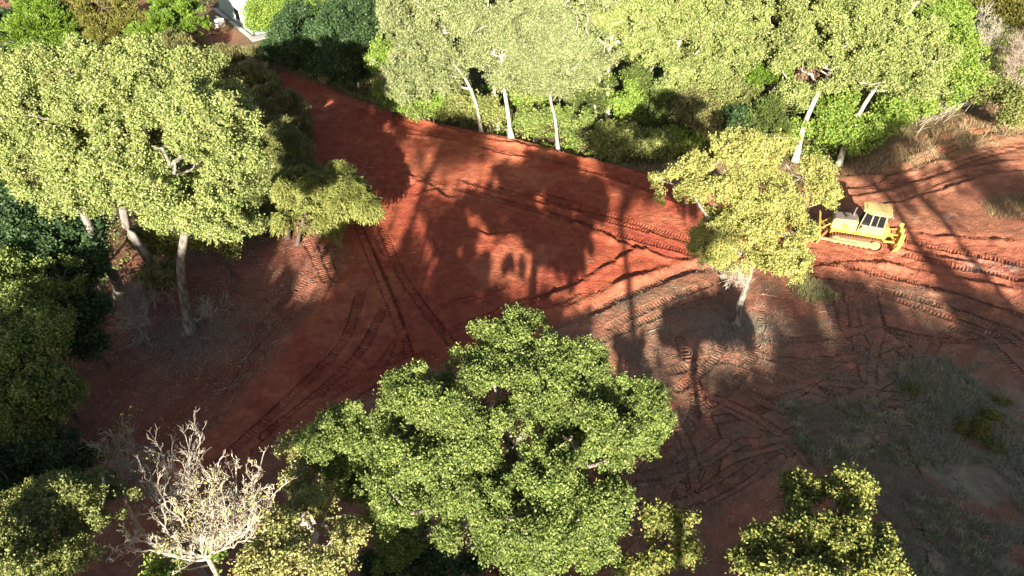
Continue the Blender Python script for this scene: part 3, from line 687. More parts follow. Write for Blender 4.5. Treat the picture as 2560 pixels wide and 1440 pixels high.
for i, (lb, lo, kd) in enumerate(BACK):
    c = atY(*lo[0][:2], lo[0][4]); tree("tall_tree", lb, "tree", lo, [(c[0], c[1], 0), (c[0] + .2, c[1], c[2] * .5), tuple(c)], kd, leaf=.18, rc=.85, dens=1.7, r0=.25, seed=90 + i, group="tall trees behind the front row", gap=.15, under=.3)

def simple(name, label, cat, lobes, kind, leaf, rc, style='round', seed=1, dens=2.0, r0=.12, bark=None, group=None, gap=.1, basept=None, under=.4, asp=.6):
    c = atY(*lobes[0][:2], lobes[0][4]); b = basept if basept is not None else (c[0], c[1], 0)
    return tree(name, label, cat, lobes, [tuple(b), tuple((np.array(b) + c) / 2 + .05), tuple(c)], kind, leaf, rc, dens, style, r0, bark or BARK_DARK, seed, group, None, .2, gap, asp, under, 40)
# dark oaks between the building and the tall row
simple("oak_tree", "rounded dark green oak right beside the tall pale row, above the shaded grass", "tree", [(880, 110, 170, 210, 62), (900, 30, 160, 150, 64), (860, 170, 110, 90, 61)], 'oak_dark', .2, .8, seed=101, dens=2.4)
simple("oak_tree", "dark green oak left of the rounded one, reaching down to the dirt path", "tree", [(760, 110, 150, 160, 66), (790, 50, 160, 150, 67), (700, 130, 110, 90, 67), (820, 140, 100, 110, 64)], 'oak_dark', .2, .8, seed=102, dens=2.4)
simple("leafy_tree", "bright green tree overhanging the white building and its grey slab", "tree", [(700, 40, 150, 110, 71.5), (655, 25, 90, 80, 73), (740, 10, 150, 100, 70), (640, 60, 60, 50, 74.5), (820, 0, 150, 90, 68)], 'bright', .17, .6, seed=103)
simple("leafy_tree", "bright green low-branched tree at the left end of the pale row, lit by the sun", "tree", [(975, 210, 90, 150, 55.6), (965, 150, 70, 100, 56), (1000, 260, 80, 60, 55)], 'bright', .18, .6, seed=104)
# cedars at top left
simple("cedar_tree", "bright green cone-shaped cedar near the top left corner", "tree", [(95, 30, 120, 90, 71), (95, 80, 190, 120, 69), (130, 130, 160, 80, 67)], 'cedar_bright', .24, .8, 'cedar', 111)
simple("cedar_tree", "brownish green cedar at the top edge between the two bright cedars", "tree", [(250, 40, 190, 120, 72), (200, 10, 120, 80, 74), (290, 100, 120, 80, 70)], 'cedar_gold', .24, .8, 'cedar', 112)
simple("cedar_tree", "yellow-green pointed cedar left of the dirt path and the white machine", "tree", [(440, 20, 110, 80, 72), (430, 70, 170, 110, 70), (380, 95, 140, 90, 70)], 'cedar_bright', .22, .75, 'cedar', 113)
simple("cedar_tree", "golden cedar just left of the pointed yellow-green one", "tree", [(340, 70, 120, 110, 72), (330, 120, 120, 60, 70)], 'cedar_gold', .22, .75, 'cedar', 114)
simple("cedar_tree", "dark green cedar in the very corner of the top left", "tree", [(10, 60, 100, 160, 71), (10, 150, 90, 80, 67)], 'oak_dark', .24, .8, 'cedar', 115)
# junipers down the left side of the dirt path
for i, (lb, lo, kd) in enumerate([
  ("grey-green juniper with thin foliage, highest of the line beside the cedars", [(435, 125, 100, 80, 66), (455, 160, 90, 60, 64)], 'olive_grey'),
  ("shaded juniper just below the grey slab of the building", [(575, 160, 150, 90, 61.5), (540, 180, 120, 80, 61)], 'olive_grey'),
  ("wide shaded juniper in the middle of the line beside the dirt path", [(620, 220, 200, 130, 57), (560, 210, 110, 90, 57)], 'olive_grey'),
  ("brown-tinged juniper bordering the upper left of the red pad", [(690, 280, 170, 120, 53), (640, 300, 150, 110, 52), (730, 330, 120, 100, 50)], 'olive_grey')]):
    simple("juniper_tree", lb, "tree", lo, kd, .2, .7, 'cedar', 120 + i, dens=2.0, group="junipers beside the dirt path")
tree("juniper_tree", "olive juniper directly behind the weeping tree", "tree", [(700, 370, 180, 150, 44), (730, 440, 150, 130, 42), (660, 430, 120, 130, 42), (690, 520, 120, 100, 40)], [at(720, 600), atY(715, 480, 41), atY(710, 380, 43)], 'olive', .19, .65, 2.0, 'weep', .15, BARK_DARK, 125)
tree("weeping_tree", "feathery yellow-green weeping tree hanging over the left corner of the red pad", "tree",
     [(800, 460, 160, 110, 38.5), (870, 490, 140, 110, 37.6), (780, 530, 170, 130, 37), (740, 470, 130, 120, 39), (850, 430, 70, 60, 39.5), (790, 575, 100, 60, 36.4), (910, 510, 70, 60, 37)],
     [at(740, 610), atY(755, 560, 37.5), atY(775, 500, 38), atY(800, 450, 38.4)], 'weep', .19, .55, 2.6, 'weep', .14, BARK_DARK, 126, asp=.3)
# dark trees of the lower left
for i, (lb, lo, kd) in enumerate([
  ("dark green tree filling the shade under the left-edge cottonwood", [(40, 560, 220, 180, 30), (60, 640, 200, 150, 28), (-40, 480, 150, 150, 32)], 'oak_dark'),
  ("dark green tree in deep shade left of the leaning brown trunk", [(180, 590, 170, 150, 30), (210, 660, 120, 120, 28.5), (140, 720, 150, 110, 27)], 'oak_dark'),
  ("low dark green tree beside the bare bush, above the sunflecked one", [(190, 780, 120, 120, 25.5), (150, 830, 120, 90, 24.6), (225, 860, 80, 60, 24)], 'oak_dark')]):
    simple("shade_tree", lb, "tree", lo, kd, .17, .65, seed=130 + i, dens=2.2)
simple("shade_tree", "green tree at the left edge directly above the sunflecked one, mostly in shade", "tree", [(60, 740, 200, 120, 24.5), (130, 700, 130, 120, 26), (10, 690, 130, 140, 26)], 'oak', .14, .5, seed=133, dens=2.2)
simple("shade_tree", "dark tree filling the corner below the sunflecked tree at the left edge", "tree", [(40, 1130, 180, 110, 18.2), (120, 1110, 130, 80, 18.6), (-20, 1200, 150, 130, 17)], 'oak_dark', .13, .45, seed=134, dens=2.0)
simple("leafy_bush", "green bush behind the two cottonwood trunks", "bush", [(410, 600, 160, 100, 33), (480, 590, 120, 90, 33)], 'oak_light', .15, .5, seed=135)
simple("leafy_bush", "green bush under the right side of the cottonwood crown, beside the brown ground", "bush", [(550, 600, 110, 80, 33)], 'oak_light', .15, .5, seed=136)
simple("leafy_tree", "sunflecked green tree at the left edge, below the dark trees", "tree", [(70, 860, 220, 200, 21.5), (110, 980, 170, 190, 20), (30, 980, 180, 220, 20), (70, 1070, 150, 90, 19.2), (20, 760, 140, 120, 23)], 'oak', .13, .5, seed=137, dens=2.4)
simple("low_shrub", "dark shrub spreading on shaded ground below the sunflecked tree", "shrub", [(120, 1165, 180, 70, 18.6), (50, 1190, 140, 80, 18)], 'oak_dark', .12, .35, seed=138, dens=1.4, r0=.05)
simple("low_shrub", "faint dark shrub just above the grey bare twigs at lower left", "shrub", [(200, 1135, 110, 50, 19.2)], 'oak_dark', .12, .3, seed=139, dens=1.2, r0=.04)
simple("scrub_tree", "thin-leaved green scrub tree in the bottom left corner", "tree", [(90, 1380, 280, 190, 9.6), (190, 1290, 240, 180, 10.6), (60, 1290, 220, 160, 10.8), (250, 1230, 110, 110, 12.2), (10, 1400, 220, 220, 9.0), (150, 1230, 150, 80, 11.8)], 'scrub', .075, .32, seed=140, dens=1.5, gap=.2, r0=.12, bark=BARK_TWIG)
simple("scrub_tree", "small yellow-green sapling at the bottom edge under the bare white tree", "tree", [(430, 1425, 110, 50, 8.8), (540, 1400, 50, 60, 9.0)], 'bright', .1, .3, seed=141, dens=1.5, gap=.3, r0=.05)
# yellowing tree at the foot
tree("autumn_tree", "yellow-leaved tree with bare twigs between the bare white tree and the big oak", "tree",
     [(770, 1290, 170, 150, 11.2), (710, 1370, 210, 140, 9.6), (840, 1350, 150, 120, 10.4), (750, 1420, 280, 90, 8.8), (750, 1215, 90, 80, 12.4), (660, 1420, 150, 80, 8.8), (880, 1300, 90, 60, 11.2)],
     [atY(600, 1560, 8.8) * np.array((1, 1, 0)), atY(640, 1440, 9.4), atY(720, 1350, 10.2), atY(760, 1280, 11)], 'autumn', .085, .32, 1.15, 'round', .13, BARK_TWIG, 145, gap=.3)
tree("slender_tree", "slender forked sapling with a tuft of pale yellow leaves left of the big oak", "tree",
     [(722, 1120, 60, 50, 13.6), (745, 1140, 60, 50, 13.4)], [atY(720, 1300, 12.2) * np.array((1, 1, 0)), atY(738, 1215, 13), atY(728, 1140, 13.5)], 'autumn', .10, .3, 1.6, 'round', .04, BARK_TWIG, 146, gap=.3)
# small oak bottom right and its neighbour
tree("oak_tree", "small oak with yellow-tipped leaves at the bottom right edge", "tree",
     [(2000, 1220, 110, 80, 14.2), (2130, 1225, 110, 90, 14.0), (2050, 1290, 190, 110, 13.0), (2060, 1360, 290, 130, 11.8), (1950, 1390, 210, 110, 11.4), (2150, 1360, 160, 150, 11.8), (2030, 1440, 300, 90, 10.4), (1860, 1420, 110, 70, 11.2), (2200, 1420, 120, 80, 10.8)],
     [(8.7, 11.6, 0), (8.65, 11.7, 2), (8.7, 11.9, 3.6), (8.8, 12.4, 4.6)], 'oak_light', .12, .42, 2.3, 'round', .2, BARK_GREY, 147, gap=.22, under=.15, first=.5)
tree("slender_tree", "loose open tree with curved twigs between the big oak and the small oak", "tree",
     [(1640, 1300, 110, 60, 13.6), (1710, 1320, 70, 80, 13.2), (1600, 1350, 70, 60, 13), (1640, 1400, 110, 60, 12.2), (1720, 1390, 50, 60, 12.6), (1580, 1420, 80, 50, 12)],
     [atY(1640, 1500, 12.2) * np.array((1, 1, 0)), atY(1640, 1420, 12.4), atY(1660, 1360, 12.9), atY(1670, 1310, 13.3)], 'oak_light', .11, .3, 1.3, 'round', .035, BARK_GREY, 148, gap=.35)
simple("leafy_bush", "dark green bush in the shade under the lower left of the big oak", "bush", [(1090, 1410, 170, 90, 12.2), (960, 1400, 110, 80, 12.8)], 'oak_dark', .12, .4, seed=149)

# ------------------------------------------------------------------ bare trees and bushes
def bare_thing(name, label, cat, base, axis, h, spread, r0, levels, bark, seed, leaves=None, kids=(4, 6), up=.25, tmin=.35, off=None):
    r = np.random.default_rng(seed); base = np.array(base, float); z0 = g1(base[0], base[1]) - .05; root = np.array((base[0], base[1], z0))
    o = empty(name, root); tag(o, label, cat)
    start = np.zeros(3) if off is None else np.array(off, float)
    th, tn, tips = bare(start, axis, h, spread, r0, levels, r, kids, up=up, tmin=tmin)
    if off is not None: th.append((np.array([(start * k / 5) + np.array((.05 * math.sin(k * 1.3), 0, 0)) for k in range(6)]), np.linspace(r0 * 1.5, r0 * 1.02, 6)))
    tv, tf = tubes(th, 7) if th else (np.zeros((0, 3)), np.zeros((0, 4), int))
    if len(tv): mesh_np("trunk", tv, tf, bark, o, smooth=True)
    sv, sf = tubes(tn, 3); mesh_np("twigs", sv, sf, bark, o)
    if leaves:
        kd, k, L = leaves; n = int(len(tips) * k); ti = tips[r.integers(0, len(tips), n)]; keep = vn(ti[:, 0] * .9, ti[:, 2] * .9, seed) > .5
        ti = ti[keep]; ti = np.repeat(ti, 7, axis=0); ti = ti + r.normal(0, .13, ti.shape)
        V, F = leaf_quads(ti, unit(sphere(len(ti), r) + np.array((0, -.4, .5))), L * r.uniform(.7, 1.3, len(ti)), .7, r=r)
        mesh_np("leaves", V, F, LEAF, o, col=palette(kd, np.arange(len(ti)) // 7, len(ti), r))
    return o
def fan_tree(name, label, base, fork, limbs, r0, seed, bark, sub=(1.0, .022, 3), leaves=None):
    r = np.random.default_rng(seed); base = np.array((base[0], base[1], g1(base[0], base[1]) - .1)); o = empty(name, base); tag(o, label, "tree")
    f = np.array(fork) - base; th = [(np.array([f * t + np.array((.06 * math.sin(4 * t), 0, 0)) * (1 - t) for t in np.linspace(0, 1, 8)]), np.linspace(r0 * 1.7, r0 * 1.15, 8))]; tn, tips = [], []
    for (px, py, Y, rd) in limbs:
        e = atY(px, py, Y) - base; L = np.linalg.norm(e - f); n = 12; u = np.linspace(0, 1, n); side = np.array((e[0] - f[0], e[1] - f[1], 0)) * .16
        P = f + (e - f) * u[:, None] + side * np.sin(math.pi * u)[:, None] - np.array((0, 0, .05 * L)) * np.sin(math.pi * u)[:, None]
        w_ = np.cumsum(r.normal(0, .034 * L ** .5, (n, 3)), axis=0); w_ -= u[:, None] * w_[-1]; P = P + w_; R = np.linspace(rd, rd * .3, n); th.append((P, R))
        for t in np.linspace(.18, .98, max(6, int(L * 5.5))):
            i = min(int(t * (n - 1)), n - 2); a = unit(P[i + 1] - P[i]); sdv = unit(np.cross(a, sphere(1, r)[0])); an = r.uniform(.4, .95)
            d = unit(a * math.cos(an) + sdv * math.sin(an) + np.array((0, 0, .35)))
            a1, a2, a3 = bare(P[i], d, sub[0] * r.uniform(.4, .95) * (1.15 - .55 * t), .85, max(.011, min(sub[1], R[i] * .7)), sub[2] - 1, r, (2, 3), up=.2, tmin=.3); th += a1; tn += a2; tips.append(a3)
        a1, a2, a3 = bare(P[-1], unit(P[-1] - P[-2]), sub[0] * .6, .9, .016, 2, r, (2, 3), up=.2); th += a1; tn += a2; tips.append(a3)
    V1 = [tubes([q], 7) for q in th]; off = 0; F1 = []
    for v, q in V1: F1.append(q + off); off += len(v)
    mesh_np("trunk", np.vstack([v for v, _ in V1]), np.vstack(F1), bark, o, smooth=True)
    tn = [(p, np.maximum(q, .0055)) for p, q in tn]; sv, sf = tubes(tn, 3); mesh_np("twigs", sv, sf, bark, o)
    if leaves:
        kd, n, L = leaves; T = np.vstack(tips); T = T[vn3(T, .5, seed) > .56]; T = T[r.integers(0, len(T), n)]; ti = np.repeat(T, 6, axis=0); ti = ti + r.normal(0, .09, ti.shape)
        V, F = leaf_quads(ti, unit(sphere(len(ti), r) + np.array((0, -.4, .5))), L * r.uniform(.7, 1.3, len(ti)), .7, r=r); mesh_np("leaves", V, F, LEAF, o, col=palette(kd, np.arange(len(ti)) // 6, len(ti), r))
    return o
fork = atY(519, 1392, 8.9)
fan_tree("bare_tree", "nearly leafless tree with a fan of bright white branches at the bottom left", (fork[0] - .05, fork[1] - .1), fork,
    [(335, 1345, 8.7, 0.036), (300, 1375, 8.3, 0.028), (395, 1215, 9.6, 0.036), (430, 1130, 10.6, 0.040), (475, 1185, 10.0, 0.032), (500, 1150, 10.9, 0.036), (545, 1165, 10.4, 0.036), (590, 1165, 10.9, 0.036), (655, 1150, 10.6, 0.040), (690, 1230, 9.9, 0.036), (640, 1235, 9.7, 0.032), (640, 1300, 9.2, 0.028), (380, 1285, 9.2, 0.032), (450, 1270, 9.4, 0.024), (560, 1250, 9.7, 0.028), (525, 1230, 9.9, 0.024)],
    .06, 151, BARK_FAN, (.60, .015, 4), ('yellow', 150, .06))
fork = atY(420, 1290, 11.6)
fan_tree("bare_tree", "grey leafless tree behind the left side of the white one, in half shade", (fork[0], fork[1]), fork,
    [(400, 1120, 13.2, .05), (350, 1160, 12.6, .045), (470, 1110, 13.4, .045), (495, 1080, 13.8, .04), (310, 1150, 12.8, .04), (380, 1190, 12.4, .04), (440, 1190, 12.6, .035), (280, 1190, 12.4, .035)],
    .08, 152, BARK_MID, (.75, .02, 3))
c = atY(300, 1240, 12.6)
bare_thing("bare_tree", "small grey leafless tree with fine twigs beside the corner scrub", "tree", (c[0], c[1], 0), (-.1, .1, 1), 1.5, 1.0, .07, 4, BARK_TWIG, 153, kids=(4, 6), up=.22, tmin=.2, off=(0, 0, c[2] - .6), leaves=('scrub', .3, .08))
b = at(375, 812); bare_thing("bare_bush", "grey leafless bush with arching twigs at the foot of the grey cottonwood trunk", "bush", b, (0, 0, 1), 2.0, 1.35, .075, 4, BARK_PALE, 154, kids=(5, 7), up=.1, tmin=.05)
b = at(485, 800); bare_thing("bare_bush", "small spreading leafless bush just right of the grey cottonwood trunk", "bush", b, (.7, 0, .7), 1.5, 1.2, .05, 3, BARK_PALE, 155, kids=(5, 7), up=.12, tmin=.05)
b = at(385, 765); simple("sparse_bush", "olive sparse-leaved bush behind the grey leafless bush", "bush", [(375, 685, 140, 90, 30.0), (410, 720, 100, 60, 29.8)], 'olive_grey', .11, .45, seed=156, dens=.9, gap=.2, r0=.05, bark=BARK_TWIG, basept=b)
r = np.random.default_rng(157); b = atY(1850, 660, 28.6) - np.array(yellow_tree.location)
th, tn, tips = bare(b, (-.7, -.25, .1), 1.3, 1.4, .035, 4, r, (4, 6), up=-.02, tmin=.05); V, F = tubes(tn, 4); mesh_np("dead_twigs", V, F, BARK_PALE, yellow_tree)
b = at(2500, 215); bare_thing("bare_bush", "reddish brown leafless thicket near the right end of the top edge", "bush", b, (0, 0, 1), 3.4, 1.0, .06, 5, BARK_TWIG, 158, kids=(5, 6), up=.3, tmin=.05)
b = at(2440, 170); bare_thing("bare_bush", "pale upright leafless bush left of the brown thicket at upper right", "bush", b, (-.1, 0, 1), 3.0, .8, .05, 4, BARK_PALE, 159, kids=(5, 7), up=.3, tmin=.1)
b = at(1660, 300); bare_thing("bare_bush", "grey twiggy bush in the half shade above the dashed gap between the green bushes", "bush", b, (0, 0, 1), 1.8, 1.0, .04, 4, BARK_TWIG, 160, kids=(4, 6), up=.3, tmin=.1)

# ------------------------------------------------------------------ bushes of the far edge
BUSH = [
 ("rounded dark green shrub below the pale crown, left of the forked white trunk", [(1925, 290, 130, 130, 50.8)], 'cedar', 'cedar'),
 ("feathery green cedar behind the rounded dark shrub", [(1910, 190, 110, 100, 54)], 'cedar_bright', 'cedar'),
 ("bright green bush growing around the foot of the rightmost white trunk", [(2140, 340, 130, 110, 49.2), (2080, 330, 80, 90, 49.6)], 'bright', 'round'),
 ("bright green bush between the two right-leaning white trunks", [(2090, 260, 100, 90, 51.4)], 'bright', 'round'),
 ("green bush just right of the rightmost white trunk", [(2220, 290, 120, 90, 50.4)], 'bright', 'round'),
 ("dark cedar filling the gap left of the white double trunk", [(1470, 240, 110, 140, 54.4)], 'cedar', 'cedar'),
 ("bright green bush right of the foot of the white double trunk", [(1560, 260, 80, 110, 53.2)], 'bright', 'round'),
 ("dark grey-green bush in the shade near the right arm of the clearing", [(1740, 290, 130, 130, 51.6)], 'olive_grey', 'round'),
 ("green bush right above the bare grey twiggy bush", [(1640, 270, 110, 90, 53)], 'cedar', 'round'),
 ("low green bush at the pad edge left of the thin white trunk", [(1335, 300, 90, 70, 51.6)], 'oak', 'round'),
 ("green bush hiding the pad edge right of the thin white trunk", [(1450, 320, 120, 90, 50.4)], 'oak', 'round'),
 ("olive green bush halfway between the thin white trunk and the yellow tree", [(1550, 350, 130, 90, 49.6)], 'scrub', 'round'),
 ("pale green bush just above the dry strip left of the yellow tree", [(1640, 365, 120, 70, 48.8)], 'scrub', 'round'),
 ("green bush at the foot of the bent white trunk", [(1150, 270, 120, 80, 53.6)], 'scrub', 'round'),
 ("bright bush between the bent trunk and the left end of the row", [(1080, 250, 110, 90, 54.4)], 'bright', 'round'),
 ("lowest green bush over the pad edge near its left end", [(1050, 275, 90, 50, 54.6)], 'oak', 'round'),
 ("olive bush behind the bent white trunk", [(1130, 220, 110, 80, 55.4)], 'cedar', 'round'),
 ("green bush between the thin pale trunk and the bent trunk", [(1225, 280, 70, 70, 53.4)], 'scrub', 'round'),
 ("bright bush behind the straight white trunk", [(1320, 250, 80, 70, 53.8)], 'bright', 'round'),
 ("tall bright green tree crown at upper right above the dry brush", [(2350, 60, 150, 130, 60), (2390, 130, 130, 110, 57), (2330, 0, 150, 100, 63)], 'bright', 'round'),
 ("bright green bush above the leaning dry stems at upper right", [(2400, 190, 130, 90, 55)], 'bright', 'round'),
 ("yellow-green bush at the right edge above the dry slope", [(2530, 260, 90, 90, 53)], 'scrub', 'round'),
 ("green bush at the right edge between the brown thicket and the dry slope", [(2480, 230, 100, 70, 55)], 'scrub', 'round'),
 ("golden cedar in the top right corner", [(2530, 40, 110, 100, 66), (2460, 20, 80, 80, 68)], 'cedar_gold', 'cedar'),
 ("dark cedar left of the golden one in the top right corner", [(2450, 60, 80, 80, 67)], 'oak_dark', 'cedar'),
 ("small green bush low on the dry slope at the far right", [(2530, 300, 60, 40, 51.6)], 'scrub', 'round'),
 ("brownish thin-leaved bush above the rounded dark shrub", [(2010, 200, 80, 90, 53.5)], 'dead', 'round'),
 ("bright green low bush in front of the grey twiggy bush", [(1700, 350, 90, 60, 49.8)], 'bright', 'round'),
 ("dark green bush right of the dark grey-green bush beyond the pad", [(1830, 310, 90, 90, 51)], 'oak_dark', 'round'),
 ("tall green bush filling the gap below the forked shadowed trunk", [(1610, 230, 120, 110, 55), (1680, 250, 110, 90, 54.4)], 'cedar', 'round'),
 ("yellow-green bush under the pale crown left of the rounded dark shrub", [(1770, 240, 120, 110, 53.6)], 'scrub', 'round'),
 ("olive bush behind the dark grey-green bush beyond the pad", [(1840, 250, 110, 110, 53.4)], 'olive', 'round'),
 ("green bush closing the gap between the two white trunks left of centre", [(1340, 230, 120, 90, 54.2)], 'scrub', 'round'),
 ("tall green bush behind the dry stems right of the rightmost white trunk", [(2290, 260, 120, 90, 52.6), (2350, 230, 110, 90, 54)], 'bright', 'round'),
 ("green bush just behind the top of the yellow tree", [(1990, 330, 80, 60, 50.6)], 'bright', 'round')]
for i, (lb, lo, kd, st) in enumerate(BUSH):
    simple("leafy_bush", lb, "bush", lo, kd, .2 if st == 'round' else .24, .6, st, 200 + i, dens=1.9, r0=.06, group="bushes along the far edge")
b = at(812, 214); bare_thing("grass_tuft", "sunlit clump of straw-coloured grass stems beside the upper end of the red pad", "grass clump", b, (0, 0, 1), .9, .9, .012, 2, BARK_TWIG, 170, kids=(14, 18), up=.4, tmin=.02, leaves=('yellow', .6, .12))
GB = [("small yellow-green bush in the shaded grass near the right edge, largest of five", 2430, 1075, .75), ("small yellow-green bush at the right edge of the shaded grass", 2470, 1050, .5),
      ("small yellow-green bush furthest up in the shaded grass", 2510, 1000, .45), ("small olive bush left in the shaded grass", 2275, 975, .5), ("small olive bush lowest in the shaded grass", 2480, 1120, .4)]
for i, (lb, px, py, s) in enumerate(GB):
    p = at(px, py); tree("low_shrub", lb, "shrub", None, [(p[0], p[1], 0), (p[0], p[1], .3 * s), (p[0], p[1], .5 * s)], 'cedar_gold' if i < 3 else 'olive', .09, .25, 1.6, 'round', .02, BARK_TWIG, 260 + i,
         "small shrubs in the grass at the right", [(np.array((p[0], p[1], .35 * s + g1(p[0], p[1]))), np.array((s, s * .8, .45 * s)))])

# trees out of view behind the viewpoint: their shadows darken the foreground ground
OFF = [(-29, 1, 12), (-25, -3, 14), (-21.5, 0, 16), (-18.5, -2, 13.8), (-15, .5, 11.5), (-11.5, -1, 12.6), (-8, -3, 13), (-5.0, -4, 13.2), (-2.4, -6, 14), (.5, -6, 13.6), (6.5, -4, 8.5), 
       (13.4, -21, 19.8), (17, -24, 20.5), (20.5, -21, 18.8), (24, -24, 20), (27.5, -20, 19), (31.5, -23, 20.5), (36, -20, 20), (-34, -2, 16), (-9.8, -6, 15), (-11.8, -14, 18.5), (-5.3, -6, 13.9), (9.6, -20, 14.6), (25.0, -5.5, 22.4, 1), (27.6, -5.5, 21.6, 1), (33.5, -5, 20.6, 1), (-10.2, -8, 24, 1), (7.3, -6, 11.3), (11.2, -6, 11.5), (4.2, -8, 23, 1)]
protos = []
for k, h in enumerate((12.0, 12.0, 12.0)):
    E = [(np.array((x, y, z)), np.array((a, a, c))) for x, y, z, a, c in ((0, 0, h - 2.4, 2.2, 2.2), (-1.6, .5, h - 4.8, 2.2, 2.0), (1.7, -.4, h - 5.2, 2.1, 2.0), (.2, 1.2, h - 6.6, 2.4, 2.0), (-.6, -1.3, h - 7.0, 2.1, 2.0), (.5, 0, h - 9, 2.0, 1.6))]
    if k == 2: E = [(np.array((x, y, z)), np.array((a, a, c))) for x, y, z, a, c in ((0, 0, h - 1.0, 1.5, .9), (-1.6, .5, h - 1.3, 1.3, .7), (1.7, -.4, h - 1.5, 1.5, .8), (.2, 1.2, h - 1.9, 1.6, .7))]
    r = np.random.default_rng(300 + k); V, F, C, CC = foliage(E, 'oak', .26, .9, 1.25, 'round', r, .7, .15 + .15 * k, .8)
    o = empty("leafy_tree", (0, 0, 0)); tv, tf = tubes(skeleton(np.array([(0, 0, -.3), (.1, 0, 3), (0, .2, 7), (0, 0, h - 3)]), CC, .25, .3, r=r), 6)
    mesh_np("trunk", tv, tf, BARK_GREY, o, smooth=True); mesh_np("crown", V, F, LEAF, o, col=C); protos.append(o)
for i, (x, y, h, *hi) in enumerate(OFF):
    o = (protos[2] if i == len(OFF) - 1 else copy_tree(protos[2])) if hi else protos[i] if i < 2 else copy_tree(protos[i % 2])
    o.location = (x, y, 0); o.rotation_euler = (0, 0, i * 1.7); s = h / 12.0; o.scale = (1.2, 1.2, s) if not hi else ((1.35, 1.35, s) if h > 19 else (.7, .7, s))
    tag(o, "leafy tree standing outside the picture below its bottom edge, shading the ground in front", "tree", "trees outside the picture")

# ------------------------------------------------------------------ ground cover
def in_poly_pts(n, poly, r=RNG):
    lo, hi = poly.min(0), poly.max(0); X = r.uniform(lo[0], hi[0], n); Y = r.uniform(lo[1], hi[1], n)
    return X, Y, inside(X, Y, poly, .6)
def undergrowth(name, label, cat, poly, n, kinds, hmax, leaf, seed, msk=None, thr=.35):
    r = np.random.default_rng(seed); X, Y, m = in_poly_pts(n, poly, r); dn = fbm(X, Y, 2.2, 3, seed)
    k = (m > .5) & (dn > thr) & (r.random(n) < sst(-.1, .7, m))
    X, Y, dn = X[k], Y[k], dn[k]; n = len(X); top = hmax * sst(thr, thr + .3, dn)
    Z = gz(X, Y) + top * np.sqrt(r.random(n)); P = np.stack([X, Y, Z], 1)
    V, F = leaf_quads(P, unit(sphere(n, r) + np.array((0, -.3, .8))), leaf * r.uniform(.6, 1.4, n), .6, r=r)
    C = np.zeros((n, 3)); sel = (fbm(X, Y, 3.5, 2, seed + 1) * len(kinds) * 1.4 - .2 * len(kinds)).astype(int).clip(0, len(kinds) - 1)
    for i, kd in enumerate(kinds):
        q = np.nonzero(sel == i)[0]
        if len(q): C[q] = palette(kd, np.arange(len(q)) // 5, len(q), r)
    return tag(mesh_np(name, V, F, LEAF, col=C), label, cat, kind='stuff')
undergrowth("undergrowth", "tangled low green growth on the forest floor beyond the red pad", "undergrowth", poly_px([(950, 262), (1280, 336), (1500, 388), (1700, 390), (1980, 372), (2110, 385), (2300, 300), (2560, 215), (2900, 120), (2900, 0), (2300, 60), (1500, 60), (900, 150), (900, 240)]), 330000, ['scrub', 'bright', 'olive', 'scrub'], 1.3, .17, 401, thr=.30)
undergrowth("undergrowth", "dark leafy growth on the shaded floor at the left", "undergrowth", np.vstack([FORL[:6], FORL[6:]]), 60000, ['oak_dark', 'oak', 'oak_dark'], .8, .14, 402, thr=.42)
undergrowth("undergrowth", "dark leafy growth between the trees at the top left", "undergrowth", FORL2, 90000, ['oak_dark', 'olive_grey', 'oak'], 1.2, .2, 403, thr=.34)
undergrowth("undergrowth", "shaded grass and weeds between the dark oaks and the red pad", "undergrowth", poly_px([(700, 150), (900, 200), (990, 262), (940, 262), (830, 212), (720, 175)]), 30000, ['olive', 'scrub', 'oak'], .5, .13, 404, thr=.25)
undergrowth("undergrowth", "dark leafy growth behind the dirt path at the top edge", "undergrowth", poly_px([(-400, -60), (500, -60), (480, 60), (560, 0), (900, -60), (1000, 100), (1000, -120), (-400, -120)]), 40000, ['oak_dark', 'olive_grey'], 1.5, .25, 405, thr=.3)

def blades(name, label, cat, X, Y, H, Wd, cols, lean=.5, m=DRY, r=RNG):
    n = len(X); Z = gz(X, Y); a = r.uniform(0, 6.28, n); d = np.stack([np.cos(a), np.sin(a)], 1)
    b = np.stack([X, Y, Z - .01], 1); t = b.copy(); ln = (H * lean * r.uniform(.3, 1.6, n)); t[:, :2] += d * ln[:, None]; t[:, 2] += H * r.uniform(.5, 1, n)
    s = np.stack([-d[:, 1], d[:, 0], np.zeros(n)], 1) * Wd
    mid = (b + t) / 2; mid[:, 2] += H * .12
    V = np.stack([b - s, b + s, mid + s * .8, mid - s * .8, t + s * .2, t - s * .2], 1).reshape(-1, 3); i = np.arange(n)[:, None] * 6
    F = np.vstack([i + np.array([[0, 1, 2, 3]]), i + np.array([[3, 2, 4, 5]])]); C = np.vstack([cols, cols])
    return tag(mesh_np(name, V, F, m, col=C), label, cat, kind='stuff')
def cover(poly, n, thr, sc, seed):
    r = np.random.default_rng(seed); X, Y, m = in_poly_pts(n, poly, r); d = fbm(X, Y, sc, 3, seed); k = (d > thr) & (m > r.random(n) * .9 + .05); return X[k], Y[k]
def colmix(n, pal, r=RNG):
    p = np.array(pal); return p[r.integers(0, len(p), n)] * r.uniform(.75, 1.25, (n, 1))
X, Y = cover(GRASS, 90000, .47, 2.6, 61)
blades("grass", "shaded grey-green grass covering the ground at the lower right", "grass", X, Y, .26, .010, colmix(len(X), [(.24, .24, .15), (.33, .31, .22), (.17, .20, .10), (.42, .37, .28)]), 1.0)
r = np.random.default_rng(610); TX, TY = cover(GRASS, 1900, .50, 2.6, 61); tx2, ty2 = cover(PALEGR, 1500, .5, 1.4, 612); TX = np.concatenate([TX, tx2]); TY = np.concatenate([TY, ty2])
